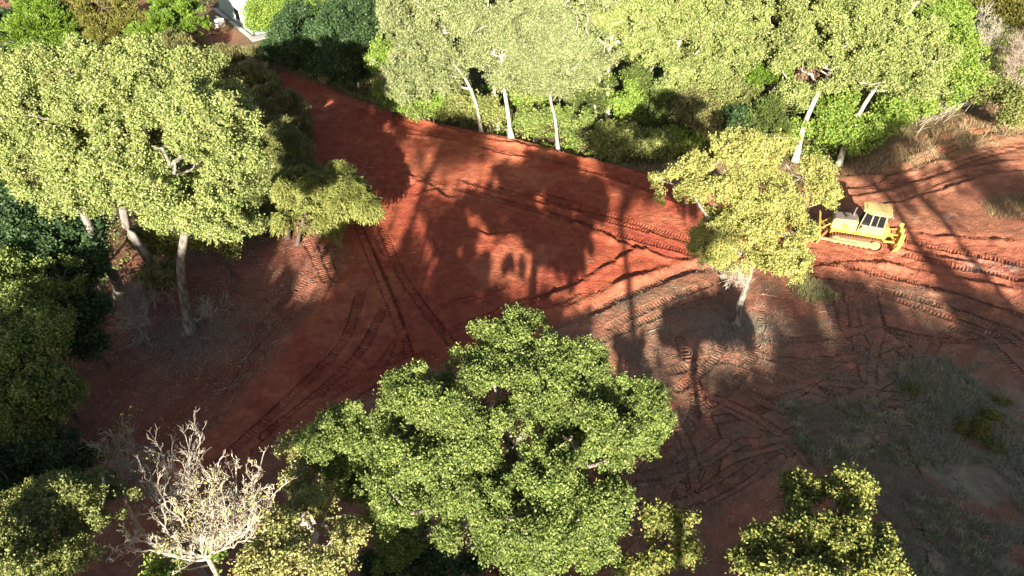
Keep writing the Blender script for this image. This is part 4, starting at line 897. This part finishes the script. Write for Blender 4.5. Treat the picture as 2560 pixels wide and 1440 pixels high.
k = np.repeat(np.arange(len(TX)), 20); sz = r.uniform(.4, 1.3, len(TX)) ** 1.5; X = TX[k] + r.normal(0, .09, len(k)) * sz[k]; Y = TY[k] + r.normal(0, .09, len(k)) * sz[k]
tc = colmix(len(TX), [(.20, .22, .12), (.36, .33, .23), (.13, .17, .08), (.44, .38, .28), (.24, .28, .11)]); blades("grass_tufts", "taller tufts of grass and weeds standing in the shaded grass at the lower right", "grass", X, Y, .24 * sz[k], .011, tc[k] * r.uniform(.8, 1.2, (len(k), 1)), .8)
X, Y = cover(PALEGR, 40000, .45, 1.6, 62); X2, Y2 = cover(OLIVEP, 60000, .56, 1.8, 63); X = np.concatenate([X, X2]); Y = np.concatenate([Y, Y2])
blades("dry_grass", "thin flattened straw and dry grass strewn over the churned soil", "dry grass", X, Y, .10, .009, colmix(len(X), [(.25, .21, .14), (.19, .18, .12), (.32, .26, .18)]), 2.2)
parts = [cover(DRYZ, 34000, .30, 1.5, 64), cover(DRYZ2, 12000, .30, 1.2, 65)]
X = np.concatenate([p[0] for p in parts]); Y = np.concatenate([p[1] for p in parts])
blades("dry_brush", "pale crushed brush and straw along the edge of the dirt at the right", "dry brush", X, Y, .38, .016, colmix(len(X), [(.46, .34, .21), (.36, .26, .16), (.50, .42, .27), (.28, .27, .10), (.34, .18, .10)]), 1.4)
XX, YY = [], []
for (c0, n, sx, sy) in ((TREER, 2600, 1.9, 1.1), (TREEL, 2600, 1.9, 1.6)):
    XX.append(RNG.normal(c0[0] + .1, sx, n)); YY.append(RNG.normal(c0[1] - .5, sy, n))
X = np.concatenate(XX); Y = np.concatenate(YY)
blades("dry_weeds", "grey dry weeds round the feet of the yellow tree and the grey cottonwood", "dry weeds", X, Y, .22, .009, colmix(len(X), [(.36, .33, .28), (.26, .24, .19), (.20, .19, .13)]), 1.3)
p = poly_px([(1960, 690), (2050, 680), (2100, 720), (2060, 760), (1990, 740)]); X, Y = cover(p, 4000, .3, .8, 66)
blades("green_weeds", "patch of green weeds on the soil right of the yellow tree", "weeds", X, Y, .28, .012, colmix(len(X), [(.20, .24, .07), (.28, .27, .12), (.30, .24, .15)]), 1.1)
p = poly_px([(2450, 500), (2520, 480), (2600, 490), (2600, 540), (2480, 530)]); X, Y = cover(p, 5000, .3, .8, 67)
k = RNG.random(len(X)) < .35; X, Y = X[k], Y[k]; blades("green_weeds", "clump of grey-green weeds beyond the bulldozer at the right edge", "weeds", X, Y, .3, .012, colmix(len(X), [(.20, .22, .10), (.28, .26, .15), (.34, .24, .14)]), 1.3)
X, Y = cover(poly_px([(700, 160), (860, 205), (960, 262), (860, 236), (780, 205)]), 5000, .3, 1.0, 68)
blades("grass", "strip of pale grass along the upper side of the dirt path", "grass", X, Y, .4, .014, colmix(len(X), [(.26, .24, .13), (.18, .19, .08)]), .8)
# fallen leaves: small pale flecks
n = 9000; r = np.random.default_rng(77)
X = np.concatenate([r.uniform(-21, -3, n), r.uniform(4, 24, n), r.normal(TREER[0], 4, 2500), r.normal(TREEL[0] + 2, 4, 2500)]); Y = np.concatenate([r.uniform(14, 38, n), r.uniform(14, 36, n), r.normal(TREER[1] - 1, 3, 2500), r.normal(TREEL[1], 3, 2500)])
k = (fbm(X, Y, 3, 3, 71) > .42) & (inside(X, Y, PAD, .6) < r.uniform(.2, 1.25, len(X))); X, Y = X[k], Y[k]
P = np.stack([X, Y, gz(X, Y) + .025], 1); V, F = leaf_quads(P, unit(sphere(len(X), r) * .45 + np.array((0, 0, 1))), r.uniform(.045, .10, len(X)), .7, r=r)
tag(mesh_np("fallen_leaves", V, F, LEAF, col=colmix(len(X), [(.42, .34, .24), (.34, .24, .15), (.50, .45, .38), (.30, .28, .12)], r)), "small pale fallen leaves scattered over the soil", "fallen leaves", kind='stuff')

# leaning dry stems on the right slope
st = []; r = np.random.default_rng(81)
for i in range(150):
    px = r.uniform(2290, 2600); py = 300 - (px - 2290) * .28 + r.normal(0, 14); b = at(px, py); b[2] = g1(b[0], b[1]) - .05
    L = r.uniform(1.2, 3.2); d = unit(np.array((r.normal(.5, .3), r.normal(.1, .3), r.uniform(.5, 1.2)))); p = [b + d * L * t + np.array((0, 0, -.25 * L * t * t)) + r.normal(0, .03, 3) for t in np.linspace(0, 1, 5)]
    st.append((np.array(p), np.linspace(.025, .006, 5)))
V, F = tubes(st, 4); tag(mesh_np("dry_stems", V, F, BARK_TWIG), "leaning pale dry stems along the slope at the upper right", "dry stems", kind='stuff')

r = np.random.default_rng(83); st = []
for (poly, n_) in ((OLIVEP, 750), (LEFTB, 380), (DRYZ, 260), (PAD, 160), (GRASS, 160)):
    tx, ty, tm = in_poly_pts(n_ * 2, poly, r); kk_ = (tm > .5); tx, ty = tx[kk_][:n_], ty[kk_][:n_]
    for x, y in zip(tx, ty):
        L = r.uniform(.12, .75) ** 1.2; a = r.uniform(0, 6.28); da = r.normal(0, .4); p = [(x, y)]
        for q in range(3): p.append((p[-1][0] + math.cos(a) * L / 3, p[-1][1] + math.sin(a) * L / 3)); a += da
        P = np.array(p); R_ = r.uniform(.006, .02); st.append((np.column_stack([P, gz(P[:, 0], P[:, 1]) + R_ * .8 + .01]), np.linspace(R_, R_ * .4, 4)))
V, F = tubes(st, 4); tag(mesh_np("twig_litter", V, F, BARK_TWIG), "small broken twigs littering the soil and the trampled brush", "twigs", kind='stuff')

# sticks and branches lying on the ground
def stick(name, label, px, L, ang, rd, bark=BARK_TWIG, forks=2, seed=0):
    r = np.random.default_rng(seed + 500); c = at(*px); o_p = np.array((c[0], c[1], g1(c[0], c[1])))
    def line(p, a, l, rad):
        pts = []; 
        for t in range(7):
            pts.append(p.copy()); a += r.normal(0, .18); p = p + np.array((math.cos(a), math.sin(a), 0)) * l / 6
            p[2] = g1(p[0] + o_p[0], p[1] + o_p[1]) - o_p[2] + rad * .7
        return np.array(pts), np.linspace(rad, rad * .35, 7), a
    s0 = np.array((0, 0, rd * .7)); main, rs, _ = line(s0, ang, L, rd); out = [(main, rs)]
    for k in range(forks):
        j = 2 + k * 2; q, q2, _ = line(main[min(j, 5)].copy(), ang + r.choice((-1, 1)) * r.uniform(.5, .9), L * .45, rd * .5); out.append((q, q2))
    V, F = tubes(out, 6); o = mesh_np(name, V, F, bark, smooth=True); o.location = tuple(o_p); return tag(o, label, "branch")
stick("fallen_branch", "curved brown branch lying in the sunlit strip of tracks at the right", (2135, 858), 1.6, -1.0, .05, BARK_GREY, 1, 1)
stick("fallen_branch", "thin pale stick on the dark ground below the bare bush", (500, 843), .7, .1, .025, BARK_PALE, 0, 2)
stick("fallen_branch", "pale twig lying on shaded soil near the weeping tree", (655, 592), .7, -.2, .02, BARK_PALE, 0, 3)
stick("fallen_branch", "forked twig on the bare soil right of the yellow tree's foot", (1905, 735), .9, -.3, .025, BARK_TWIG, 2, 4)
stick("fallen_branch", "long thin branch on the churned soil beside the big oak", (1540, 1235), 2.0, .35, .03, BARK_TWIG, 2, 5)
stick("fallen_branch", "branch lying in the straw right of the yellow tree, near the dozer's shadow", (2200, 400), 2.6, .7, .05, BARK_DARK, 2, 6)
stick("fallen_branch", "dark branch at the right end of the dry slope", (2480, 345), 2.4, .4, .06, BARK_DARK, 2, 7)
stick("fallen_branch", "thin stick in the brown ground at the left of the red tracks", (600, 905), 1.0, 1.0, .025, BARK_TWIG, 1, 8)
stick("fallen_branch", "thin sticks on the dark ground above the bare white tree", (545, 975), 1.1, .4, .025, BARK_TWIG, 2, 9)
stick("fallen_branch", "pale log in the dry strip at the pad's far edge left of the yellow tree", (1620, 408), 1.8, -.15, .09, BARK_PALE, 0, 10)
stick("fallen_branch", "bent stick right of the big oak, on the sunlit churned soil", (1620, 830), 1.1, .6, .03, BARK_TWIG, 2, 11)
stick("fallen_branch", "twig at the edge of the shaded grass at lower right", (2370, 1255), 1.0, .3, .02, BARK_PALE, 1, 12)

# ------------------------------------------------------------------ machines and building
import bmesh
from mathutils import Matrix
class MB:
    def __init__(s): s.bm = bmesh.new()
    def box(s, c, d, rot=None, bev=.015):
        r = bmesh.ops.create_cube(s.bm, size=1.0); vs = r['verts']
        bmesh.ops.scale(s.bm, vec=Vector(d), verts=vs)
        if rot: bmesh.ops.rotate(s.bm, cent=(0, 0, 0), matrix=Matrix.Rotation(rot[1], 3, rot[0]), verts=vs)
        bmesh.ops.translate(s.bm, vec=Vector(c), verts=vs)
        if bev: bmesh.ops.bevel(s.bm, geom=list({e for v in vs for e in v.link_edges}), offset=min(bev, min(d) * .3), segments=1, affect='EDGES')
        return s
    def prism(s, pts, y0, y1, bev=.015):   # outline in x,z extruded along y
        a = [s.bm.verts.new((x, y0, z)) for x, z in pts]; b = [s.bm.verts.new((x, y1, z)) for x, z in pts]; n = len(pts)
        f = [s.bm.faces.new(a), s.bm.faces.new(b[::-1])] + [s.bm.faces.new((a[i], b[i], b[(i + 1) % n], a[(i + 1) % n])) for i in range(n)]
        if bev: bmesh.ops.bevel(s.bm, geom=list({e for v in a + b for e in v.link_edges}), offset=bev, segments=1, affect='EDGES')
        return s
    def slab(s, pts, z0, z1, bev=.015):    # outline in x,y extruded along z
        a = [s.bm.verts.new((x, y, z0)) for x, y in pts]; b = [s.bm.verts.new((x, y, z1)) for x, y in pts]; n = len(pts)
        s.bm.faces.new(a); s.bm.faces.new(b[::-1]); [s.bm.faces.new((a[i], b[i], b[(i + 1) % n], a[(i + 1) % n])) for i in range(n)]
        if bev: bmesh.ops.bevel(s.bm, geom=list({e for v in a + b for e in v.link_edges}), offset=bev, segments=1, affect='EDGES')
        return s
    def bar(s, a, b, r, seg=10):
        a, b = Vector(a), Vector(b); d = b - a
        q = bmesh.ops.create_cone(s.bm, cap_ends=True, segments=seg, radius1=r, radius2=r, depth=d.length)
        bmesh.ops.transform(s.bm, matrix=Matrix.Translation((a + b) / 2) @ d.to_track_quat('Z', 'Y').to_matrix().to_4x4(), verts=q['verts']); return s
    def beam(s, a, b, w_, h_):
        a, b = Vector(a), Vector(b); d = b - a; r = bmesh.ops.create_cube(s.bm, size=1.0); vs = r['verts']
        bmesh.ops.scale(s.bm, vec=Vector((d.length, w_, h_)), verts=vs)
        bmesh.ops.transform(s.bm, matrix=Matrix.Translation((a + b) / 2) @ d.to_track_quat('X', 'Z').to_matrix().to_4x4(), verts=vs); return s
    def build(s, name, m, parent=None, label=None):
        bmesh.ops.recalc_face_normals(s.bm, faces=s.bm.faces)
        me = bpy.data.meshes.new(name); s.bm.to_mesh(me); s.bm.free(); me.materials.append(m)
        o = bpy.data.objects.new(name, me); COL.objects.link(o)
        if parent is not None: o.parent = parent
        if label: o['label'] = label
        return o
YEL = paint("yellow_paint", (.58, .41, .07), .5, amount=.42, dirt=(.5, .36, .2), sc=1.6)
YELP = paint("pale_yellow_paint", (.60, .52, .17), .5, amount=.5, dirt=(.5, .33, .14), sc=1.2)  # paler yellow for the hood, panels and cab body
CREAM = paint("dusty_roof_paint", (.60, .47, .20), .6, amount=.35, dirt=(.5, .30, .13), sc=1.0)
GREYP = paint("grey_panel", (.20, .17, .16), .6, amount=.4, dirt=(.34, .22, .17))
LGREY = paint("light_grey_paint", (.34, .33, .27), .5, amount=.5)
GLASS = paint("dark_glass", (.012, .014, .016), .08, amount=.06, spec=.7)
STEEL = paint("dirty_track_steel", (.22, .10, .06), .75, amount=.7, dirt=(.42, .16, .08), sc=5)
FRAMEP = paint("muddy_frame", (.42, .26, .13), .6, amount=.7, dirt=(.44, .19, .09), sc=2.5)
DARKM = paint("black_metal", (.03, .028, .027), .5, amount=.2)
CHROME = paint("worn_metal", (.55, .53, .50), .35, .8, amount=.2)
DECAL = paint("lime_yellow_sticker", (.72, .70, .04), .5, amount=.05)

p1 = at(2216, 614); p0 = at(2079, 588)           # rear and front of the near track on the ground
hd = math.atan2(p0[1] - p1[1], p0[0] - p1[0]); TL = math.hypot(p0[0] - p1[0], p0[1] - p1[1]); sc_ = TL / 3.9
nrm = np.array((math.sin(hd), -math.cos(hd)))
mid = (p0[:2] + p1[:2]) / 2 + np.array((-math.sin(hd), math.cos(hd))) * (-1.0 * sc_)  # to the far side of the near track
if mid[1] < (p0[1] + p1[1]) / 2: mid = (p0[:2] + p1[:2]) / 2 + np.array((-math.sin(hd), math.cos(hd))) * (1.0 * sc_)
mid = mid + np.array((.2, .6)); dz = empty("bulldozer", (mid[0], mid[1], g1(mid[0], mid[1]) + .03), hd); dz.scale = (sc_, sc_, sc_)
tag(dz, "yellow bulldozer with a cab, dark windows and a rear ripper working on the red dirt", "bulldozer")
# local axes: x forward, y left (towards the viewer), z up
def track_loop(y):
    rf, rr_, xf, xr = .40, .50, 1.42, -1.38; path = []
    for a in np.linspace(math.pi / 2, -math.pi / 2, 9): path.append((xf + rf * math.cos(a), rf + rf * math.sin(a)))
    for a in np.linspace(-math.pi / 2, -3 * math.pi / 2, 11): path.append((xr + rr_ * math.cos(a), rr_ + rr_ * math.sin(a)))
    path.append(path[0]); P = np.array(path); seg = np.hypot(*np.diff(P, axis=0).T); acc = np.concatenate([[0], np.cumsum(seg)]); n = 44
    b = MB()
    for i in range(n):
        s0 = acc[-1] * (i + .5) / n; x = np.interp(s0, acc, P[:, 0]); z = np.interp(s0, acc, P[:, 1]); x2 = np.interp(s0 + .02, acc, P[:, 0]); z2 = np.interp(s0 + .02, acc, P[:, 1])
        a = math.atan2(z2 - z, x2 - x); nx2, nz2 = -math.sin(a), math.cos(a)
        b.box((x, y, z), (.172, .54, .045), ('Y', -a), .006)
        b.box((x + nx2 * .055 + math.cos(a) * .06, y, z + nz2 * .055 + math.sin(a) * .06), (.028, .52, .10), ('Y', -a), 0)
    return b
for y in (.94, -.94):
    t = track_loop(y).build("track", STEEL, dz)
    s_ = 1 if y > 0 else -1
    MB().prism([(-1.2, .30), (-1.0, .72), (1.05, .66), (1.5, .52), (1.5, .26), (1.1, .2), (-1.0, .2)], y - .20, y + .24 * s_ if s_ > 0 else y + .20).build("track_frame", FRAMEP, dz)
    MB().bar((-1.38, y - .2, .50), (-1.38, y + .2, .50), .36, 20).bar((-1.38, y + .2 * s_, .50), (-1.38, y + .27 * s_, .50), .26, 20).bar((-1.38, y + .27 * s_, .5), (-1.38, y + .3 * s_, .5), .16, 16).build("sprocket", FRAMEP, dz)
    MB().bar((1.42, y - .16, .40), (1.42, y + .16, .40), .31, 20).bar((1.42, y + .16 * s_, .40), (1.42, y + .24 * s_, .40), .12, 12).build("idler", FRAMEP, dz)
    b = MB()
    for k in range(6): b.bar((-.85 + k * .36, y - .2, .16), (-.85 + k * .36, y + .2, .16), .115, 12)
    b.build("track_rollers", STEEL, dz)
    MB().prism([(-1.75, 1.12), (-1.6, 1.18), (.0, 1.18), (.25, 1.10), (1.2, 1.10), (1.5, 1.02), (1.5, .98), (.2, 1.04), (-1.75, 1.05)], (y - .32 if y > 0 else y + .06), (y - .06 if y > 0 else y + .32)).build("fender", YEL, dz)
MB().prism([(-1.9, .45), (-1.95, 1.05), (-1.8, 1.15), (1.9, 1.05), (1.95, .5)], -.62, .62, .03).build("chassis", YEL, dz)
h = MB().prism([(.22, 1.06), (.22, 1.98), (.5, 2.02), (1.85, 1.88), (1.98, 1.78), (2.02, 1.06)], -.60, .60, .03).build("hood", YELP, dz)
MB().prism([(.28, 1.985), (.30, 2.035), (.52, 2.055), (1.84, 1.915), (1.92, 1.86)], -.50, .50, .01).build("hood_top_panel", GREYP, h)
MB().box((1.15, .612, 1.50), (1.35, .03, .60), None, .01).build("side_panel", YELP, h)
b = MB(); b.bm.faces.new([b.bm.verts.new(v) for v in ((.62, .634, 1.24), (1.26, .634, 1.24), (1.26, .634, 1.68), (1.16, .634, 1.70))]); b.build("sticker", DECAL, h)
MB().box((2.035, 0, 1.42), (.05, .95, .62), None, .01).build("radiator_grille", DARKM, h)
MB().bar((.60, -.18, 1.95), (.60, -.18, 2.25), .075).bar((.60, -.18, 2.2), (.58, -.18, 2.72), .05).bar((.58, -.18, 2.70), (.53, -.18, 2.79), .055).build("exhaust_stack", CHROME, dz)
MB().bar((1.1, .18, 1.9), (1.1, .18, 2.12), .07).bar((1.1, .18, 2.12), (1.1, .18, 2.2), .10).build("air_precleaner", DARKM, dz)
# cab
cb = MB().prism([(-1.62, 1.18), (-1.66, 1.85), (-.18, 1.80), (.16, 1.18)], -.70, .70, .02).build("cab_body", YELP, dz)
b = MB()
for y in (.70, -.70):
    b.beam((-1.60, y, 1.80), (-1.52, y * .95, 2.95), .09, .09).beam((-.58, y, 1.80), (-.58, y * .95, 2.95), .09, .08).beam((.14, y * .8, 1.15), (-.06, y * .80, 2.95), .07, .07).beam((-1.6, y, 1.84), (.0, y * .95, 1.84), .07, .08)
    b.beam((-.58, y, 1.2), (-.58, y, 1.84), .08, .07).beam((-1.05, y * .99, 1.85), (-1.03, y * .955, 2.95), .05, .035).beam((-.58, y, 1.16), (.14, y * .85, 1.16), .07, .06)
b.beam((-1.6, .7, 1.86), (-1.6, -.7, 1.86), .08, .08).beam((-.06, .5, 2.92), (-.06, -.5, 2.92), .06, .08)
b.build("cab_frame", LGREY, dz)
gl = MB().prism([(-1.56, 1.88), (-1.50, 2.93), (-.63, 2.93), (-.63, 1.88)], -.655, .655, 0).prism([(-.61, 1.2), (-.61, 2.92), (-.10, 2.92), (.08, 1.2)], -.58, .58, 0).build("windows", GLASS, dz)
MB().slab([(-1.85, -.62), (-1.85, .62), (-1.70, .86), (-.35, .88), (.18, .52), (.18, -.52), (-.35, -.88), (-1.70, -.86)], 2.95, 3.12, .03).slab([(-1.6, -.6), (-1.6, .6), (-.4, .62), (-.05, .4), (-.05, -.4), (-.4, -.62)], 3.12, 3.16, .02).build("cab_roof", CREAM, dz)
for y in (.55, -.55): MB().box((-1.92, y, 2.85), (.10, .16, .12), None, .02).build("work_light", LGREY, dz)
MB().bar((-.5, .74, 1.35), (-.5, .74, 1.95), .018).build("grab_rail", CHROME, dz)
MB().bar((.16, .66, 1.2), (.10, .68, 1.9), .018).build("grab_rail", CHROME, dz)
MB().prism([(-2.0, .95), (-2.05, 1.62), (-1.92, 1.86), (-1.60, 1.88), (-1.60, 1.05)], -.66, .66, .04).build("fuel_tank", YEL, dz)
MB().box((-1.0, .715, 1.52), (.7, .03, .44), None, .01).build("battery_cover", YELP, dz)
MB().bar((-1.95, .5, 1.75), (-1.95, .5, 1.95), .02).bar((-1.95, .5, 1.95), (-1.7, .5, 1.95), .02).build("tank_rail", YEL, dz)
# blade and push frame
bl = MB()
prof = [(2.72, .05), (2.62, .30), (2.60, .60), (2.68, .92), (2.82, 1.12), (2.88, 1.10), (2.76, .90), (2.70, .60), (2.72, .32), (2.82, .05)]
bl.prism(prof, -1.62, 1.62, 0); blo = bl.build("blade", YEL, dz)
MB().box((2.80, 0, .10), (.05, 3.2, .20), None, .01).build("cutting_edge", STEEL, blo)
for y in (.6, 0, -.6): pass
b = MB()
for y in (1.30, -1.30): b.beam((-.1, y, .45), (2.62, y * .95, .38), .14, .18)
b.beam((2.55, 1.2, .4), (2.0, 0, .45), .12, .14).beam((2.55, -1.2, .4), (2.0, 0, .45), .12, .14); b.build("push_frame", FRAMEP, dz)
for y in (.42, -.42): MB().bar((1.75, y, 1.62), (2.35, y, 1.05), .055).bar((2.35, y, 1.05), (2.66, y, .72), .035).build("lift_cylinder", YEL, dz)
MB().bar((2.1, .35, 1.2), (2.35, .35, 1.45), .02).bar((2.35, .35, 1.45), (2.62, .35, 1.25), .02).build("hydraulic_hoses", DARKM, dz)
# ripper
b = MB()
for y in (.42, -.42):
    b.beam((-1.95, y, .62), (-2.95, y, .72), .10, .13).beam((-1.95, y, 1.18), (-2.85, y, 1.42), .08, .09).beam((-2.95, y, .66), (-2.85, y, 1.52), .12, .16)
b.build("ripper_arms", YEL, dz)
for y in (.2, -.2): MB().bar((-1.95, y, 1.45), (-2.5, y, .95), .07).bar((-2.5, y, .95), (-2.85, y, .70), .04).build("ripper_cylinder", YEL, dz)
MB().box((-3.0, 0, .74), (.24, 1.9, .24), None, .02).box((-2.9, 0, 1.45), (.16, 1.1, .16), None, .02).build("ripper_beam", YEL, dz)
for y in (.80, 0, -.80): MB().prism([(-3.16, 1.75), (-2.86, 1.75), (-2.88, .55), (-2.74, .20), (-2.66, .10), (-2.95, .14), (-3.16, .50)], y - .08, y + .08, .008).box((-3.02, y, 1.05), (.36, .28, .40), None, .02).build("ripper_shank", YEL, dz)

# small white tracked machine on the dirt path
c = at(553, 78); sk_ = empty("skid_steer", (c[0], c[1], g1(c[0], c[1]) + .02), math.radians(-22)); tag(sk_, "small white tracked loader with a mud-brown bucket parked on the dirt path", "mini loader")
sk_.scale = (.92, .92, .92)
WHITE = paint("white_paint", (.78, .80, .82), .45, amount=.15); RUST = paint("muddy_brown_steel", (.36, .19, .11), .8, amount=.6, dirt=(.45, .24, .14), sc=4)
# local: y = away from viewer, x right
for x in (.55, -.55):
    b = MB(); b.prism([(-.5, 0), (-.68, .12), (-.72, .28), (-.62, .42), (.62, .42), (.72, .28), (.68, .12), (.5, 0)], -.14, .14, .01)
    bmesh.ops.rotate(b.bm, cent=(0, 0, 0), matrix=Matrix.Rotation(math.pi / 2, 3, 'Z'), verts=b.bm.verts); bmesh.ops.translate(b.bm, vec=(x, 0, 0), verts=b.bm.verts); b.build("track", RUST, sk_)
MB().slab([(-.38, -.45), (.42, -.45), (.42, .55), (-.38, .55)], .36, 1.30, .05).build("engine_hood", WHITE, sk_)
MB().box((.02, -.47, .95), (.6, .04, .28), None, .01).build("front_grille", GREYP, sk_)
MB().box((0, .1, .33), (.8, 1.3, .2), None, .02).build("chassis", DARKM, sk_)
MB().box((-.62, .55, .85), (.34, .34, .75), None, .03).build("operator_station", DARKM, sk_)
MB().box((-.62, .50, 1.36), (.34, .22, .14), None, .04).bar((-.62, .5, 1.2), (-.62, .5, 1.36), .04).build("control_console", WHITE, sk_)
b = MB()
for x in (.50, -.50): b.beam((x, .5, .85), (x, -.75, .45), .09, .14)
b.build("loader_arms", RUST, sk_)
MB().prism([(-1.5, .04), (-.78, .04), (-.72, .5), (-.80, .55), (-.86, .14), (-1.5, .09)], -.78, .78, .01).build("bucket", RUST, sk_)
bk = [o for o in COL.objects if o.parent == sk_ and o.name.startswith("bucket")][0]; bk.rotation_euler = (0, 0, math.pi / 2)

# pale building with its concrete slab
s0 = at(632, 105)[:2]; s1 = at(566, 52)[:2]; s2 = at(682, 92)[:2]
ua = unit(s1 - s0); ub = unit(s2 - s0); ub = unit(ub - ua * (ub @ ua) * 1.0) if abs(ub @ ua) < .9 else ub
bz = g1(*s0) - .0
bd = empty("building", (s0[0], s0[1], bz)); tag(bd, "white metal-clad building with lower walls tinted pale green for shade among the trees at the top", "building")
def bp(a, b_): q = ua * a + ub * b_; return (float(q[0]), float(q[1]))
LA = 13.0; LB = 11.0
CONC = paint("concrete", (.42, .42, .42), .85, amount=.4, dirt=(.3, .26, .23), sc=1.0, spec=.2)
CLAD = paint("white_cladding", (.78, .80, .78), .45, amount=.12, dirt=(.6, .66, .6)); GRN_SHADE = paint("shade_green_wall", (.42, .58, .52), .5, amount=.35, dirt=(.55, .66, .62), sc=1.5)
MB().slab([bp(0, 0), bp(LA, 0), bp(LA, LB), bp(0, LB)], -.25, .14, .02).build("slab", CONC, bd)
MB().slab([bp(1.35, .75), bp(LA - .4, .75), bp(LA - .4, LB - .4), bp(1.35, LB - .4)], .14, 2.1, .01).build("lower_wall", GRN_SHADE, bd)  # shade on the lower white wall, painted in as pale green
b = MB().slab([bp(1.33, .73), bp(LA - .38, .73), bp(LA - .38, LB - .38), bp(1.33, LB - .38)], 2.1, 4.3, .01); b.build("upper_wall", CLAD, bd)
b = MB()
for k in range(26): q = bp(1.6 + k * .42, .71); b.box((q[0], q[1], 3.2), (.05, .05, 2.18), None, 0)
for k in range(22): q = bp(1.31, 1.2 + k * .42); b.box((q[0], q[1], 3.2), (.05, .05, 2.18), None, 0)
b.build("wall_ribs", CLAD, bd)
q = bp(1.28, .68); MB().box((q[0], q[1], 1.25), (.12, .12, 2.3), None, .01).build("downspout", DARKM, bd)
b = MB()
for (a, b_) in ((bp(1.15, .5), bp(LA, .5)), (bp(1.15, .5), bp(1.15, LB))): b.beam((*a, .17), (*b_, .17), .07, .07)
b.build("slab_channel", DARKM, bd)
def wframe(a0, a1, off, along_a):
    P_ = [bp(a0, off), bp(a1, off)] if along_a else [bp(off, a0), bp(off, a1)]
    f = MB()
    for z in (.55, 1.85): f.beam((*P_[0], z), (*P_[1], z), .06, .08)
    for p_ in P_: f.beam((*p_, .52), (*p_, 1.88), .08, .06)
    o = f.build("window", CLAD, bd)
    g_ = MB(); g_.beam((*P_[0], 1.2), (*P_[1], 1.2), .03, 1.24); g_.build("pane", GLASS, o)
wframe(2.2, 4.0, 1.33, False)
wframe(5.0, 6.8, .73, True)
MB().slab([bp(1.0, .4), bp(LA, .4), bp(LA, LB), bp(1.0, LB)], 4.3, 4.45, .01).prism([(0, 0), (.01, 0), (.01, .01)], 0, .01, 0).build("roof", CLAD, bd)
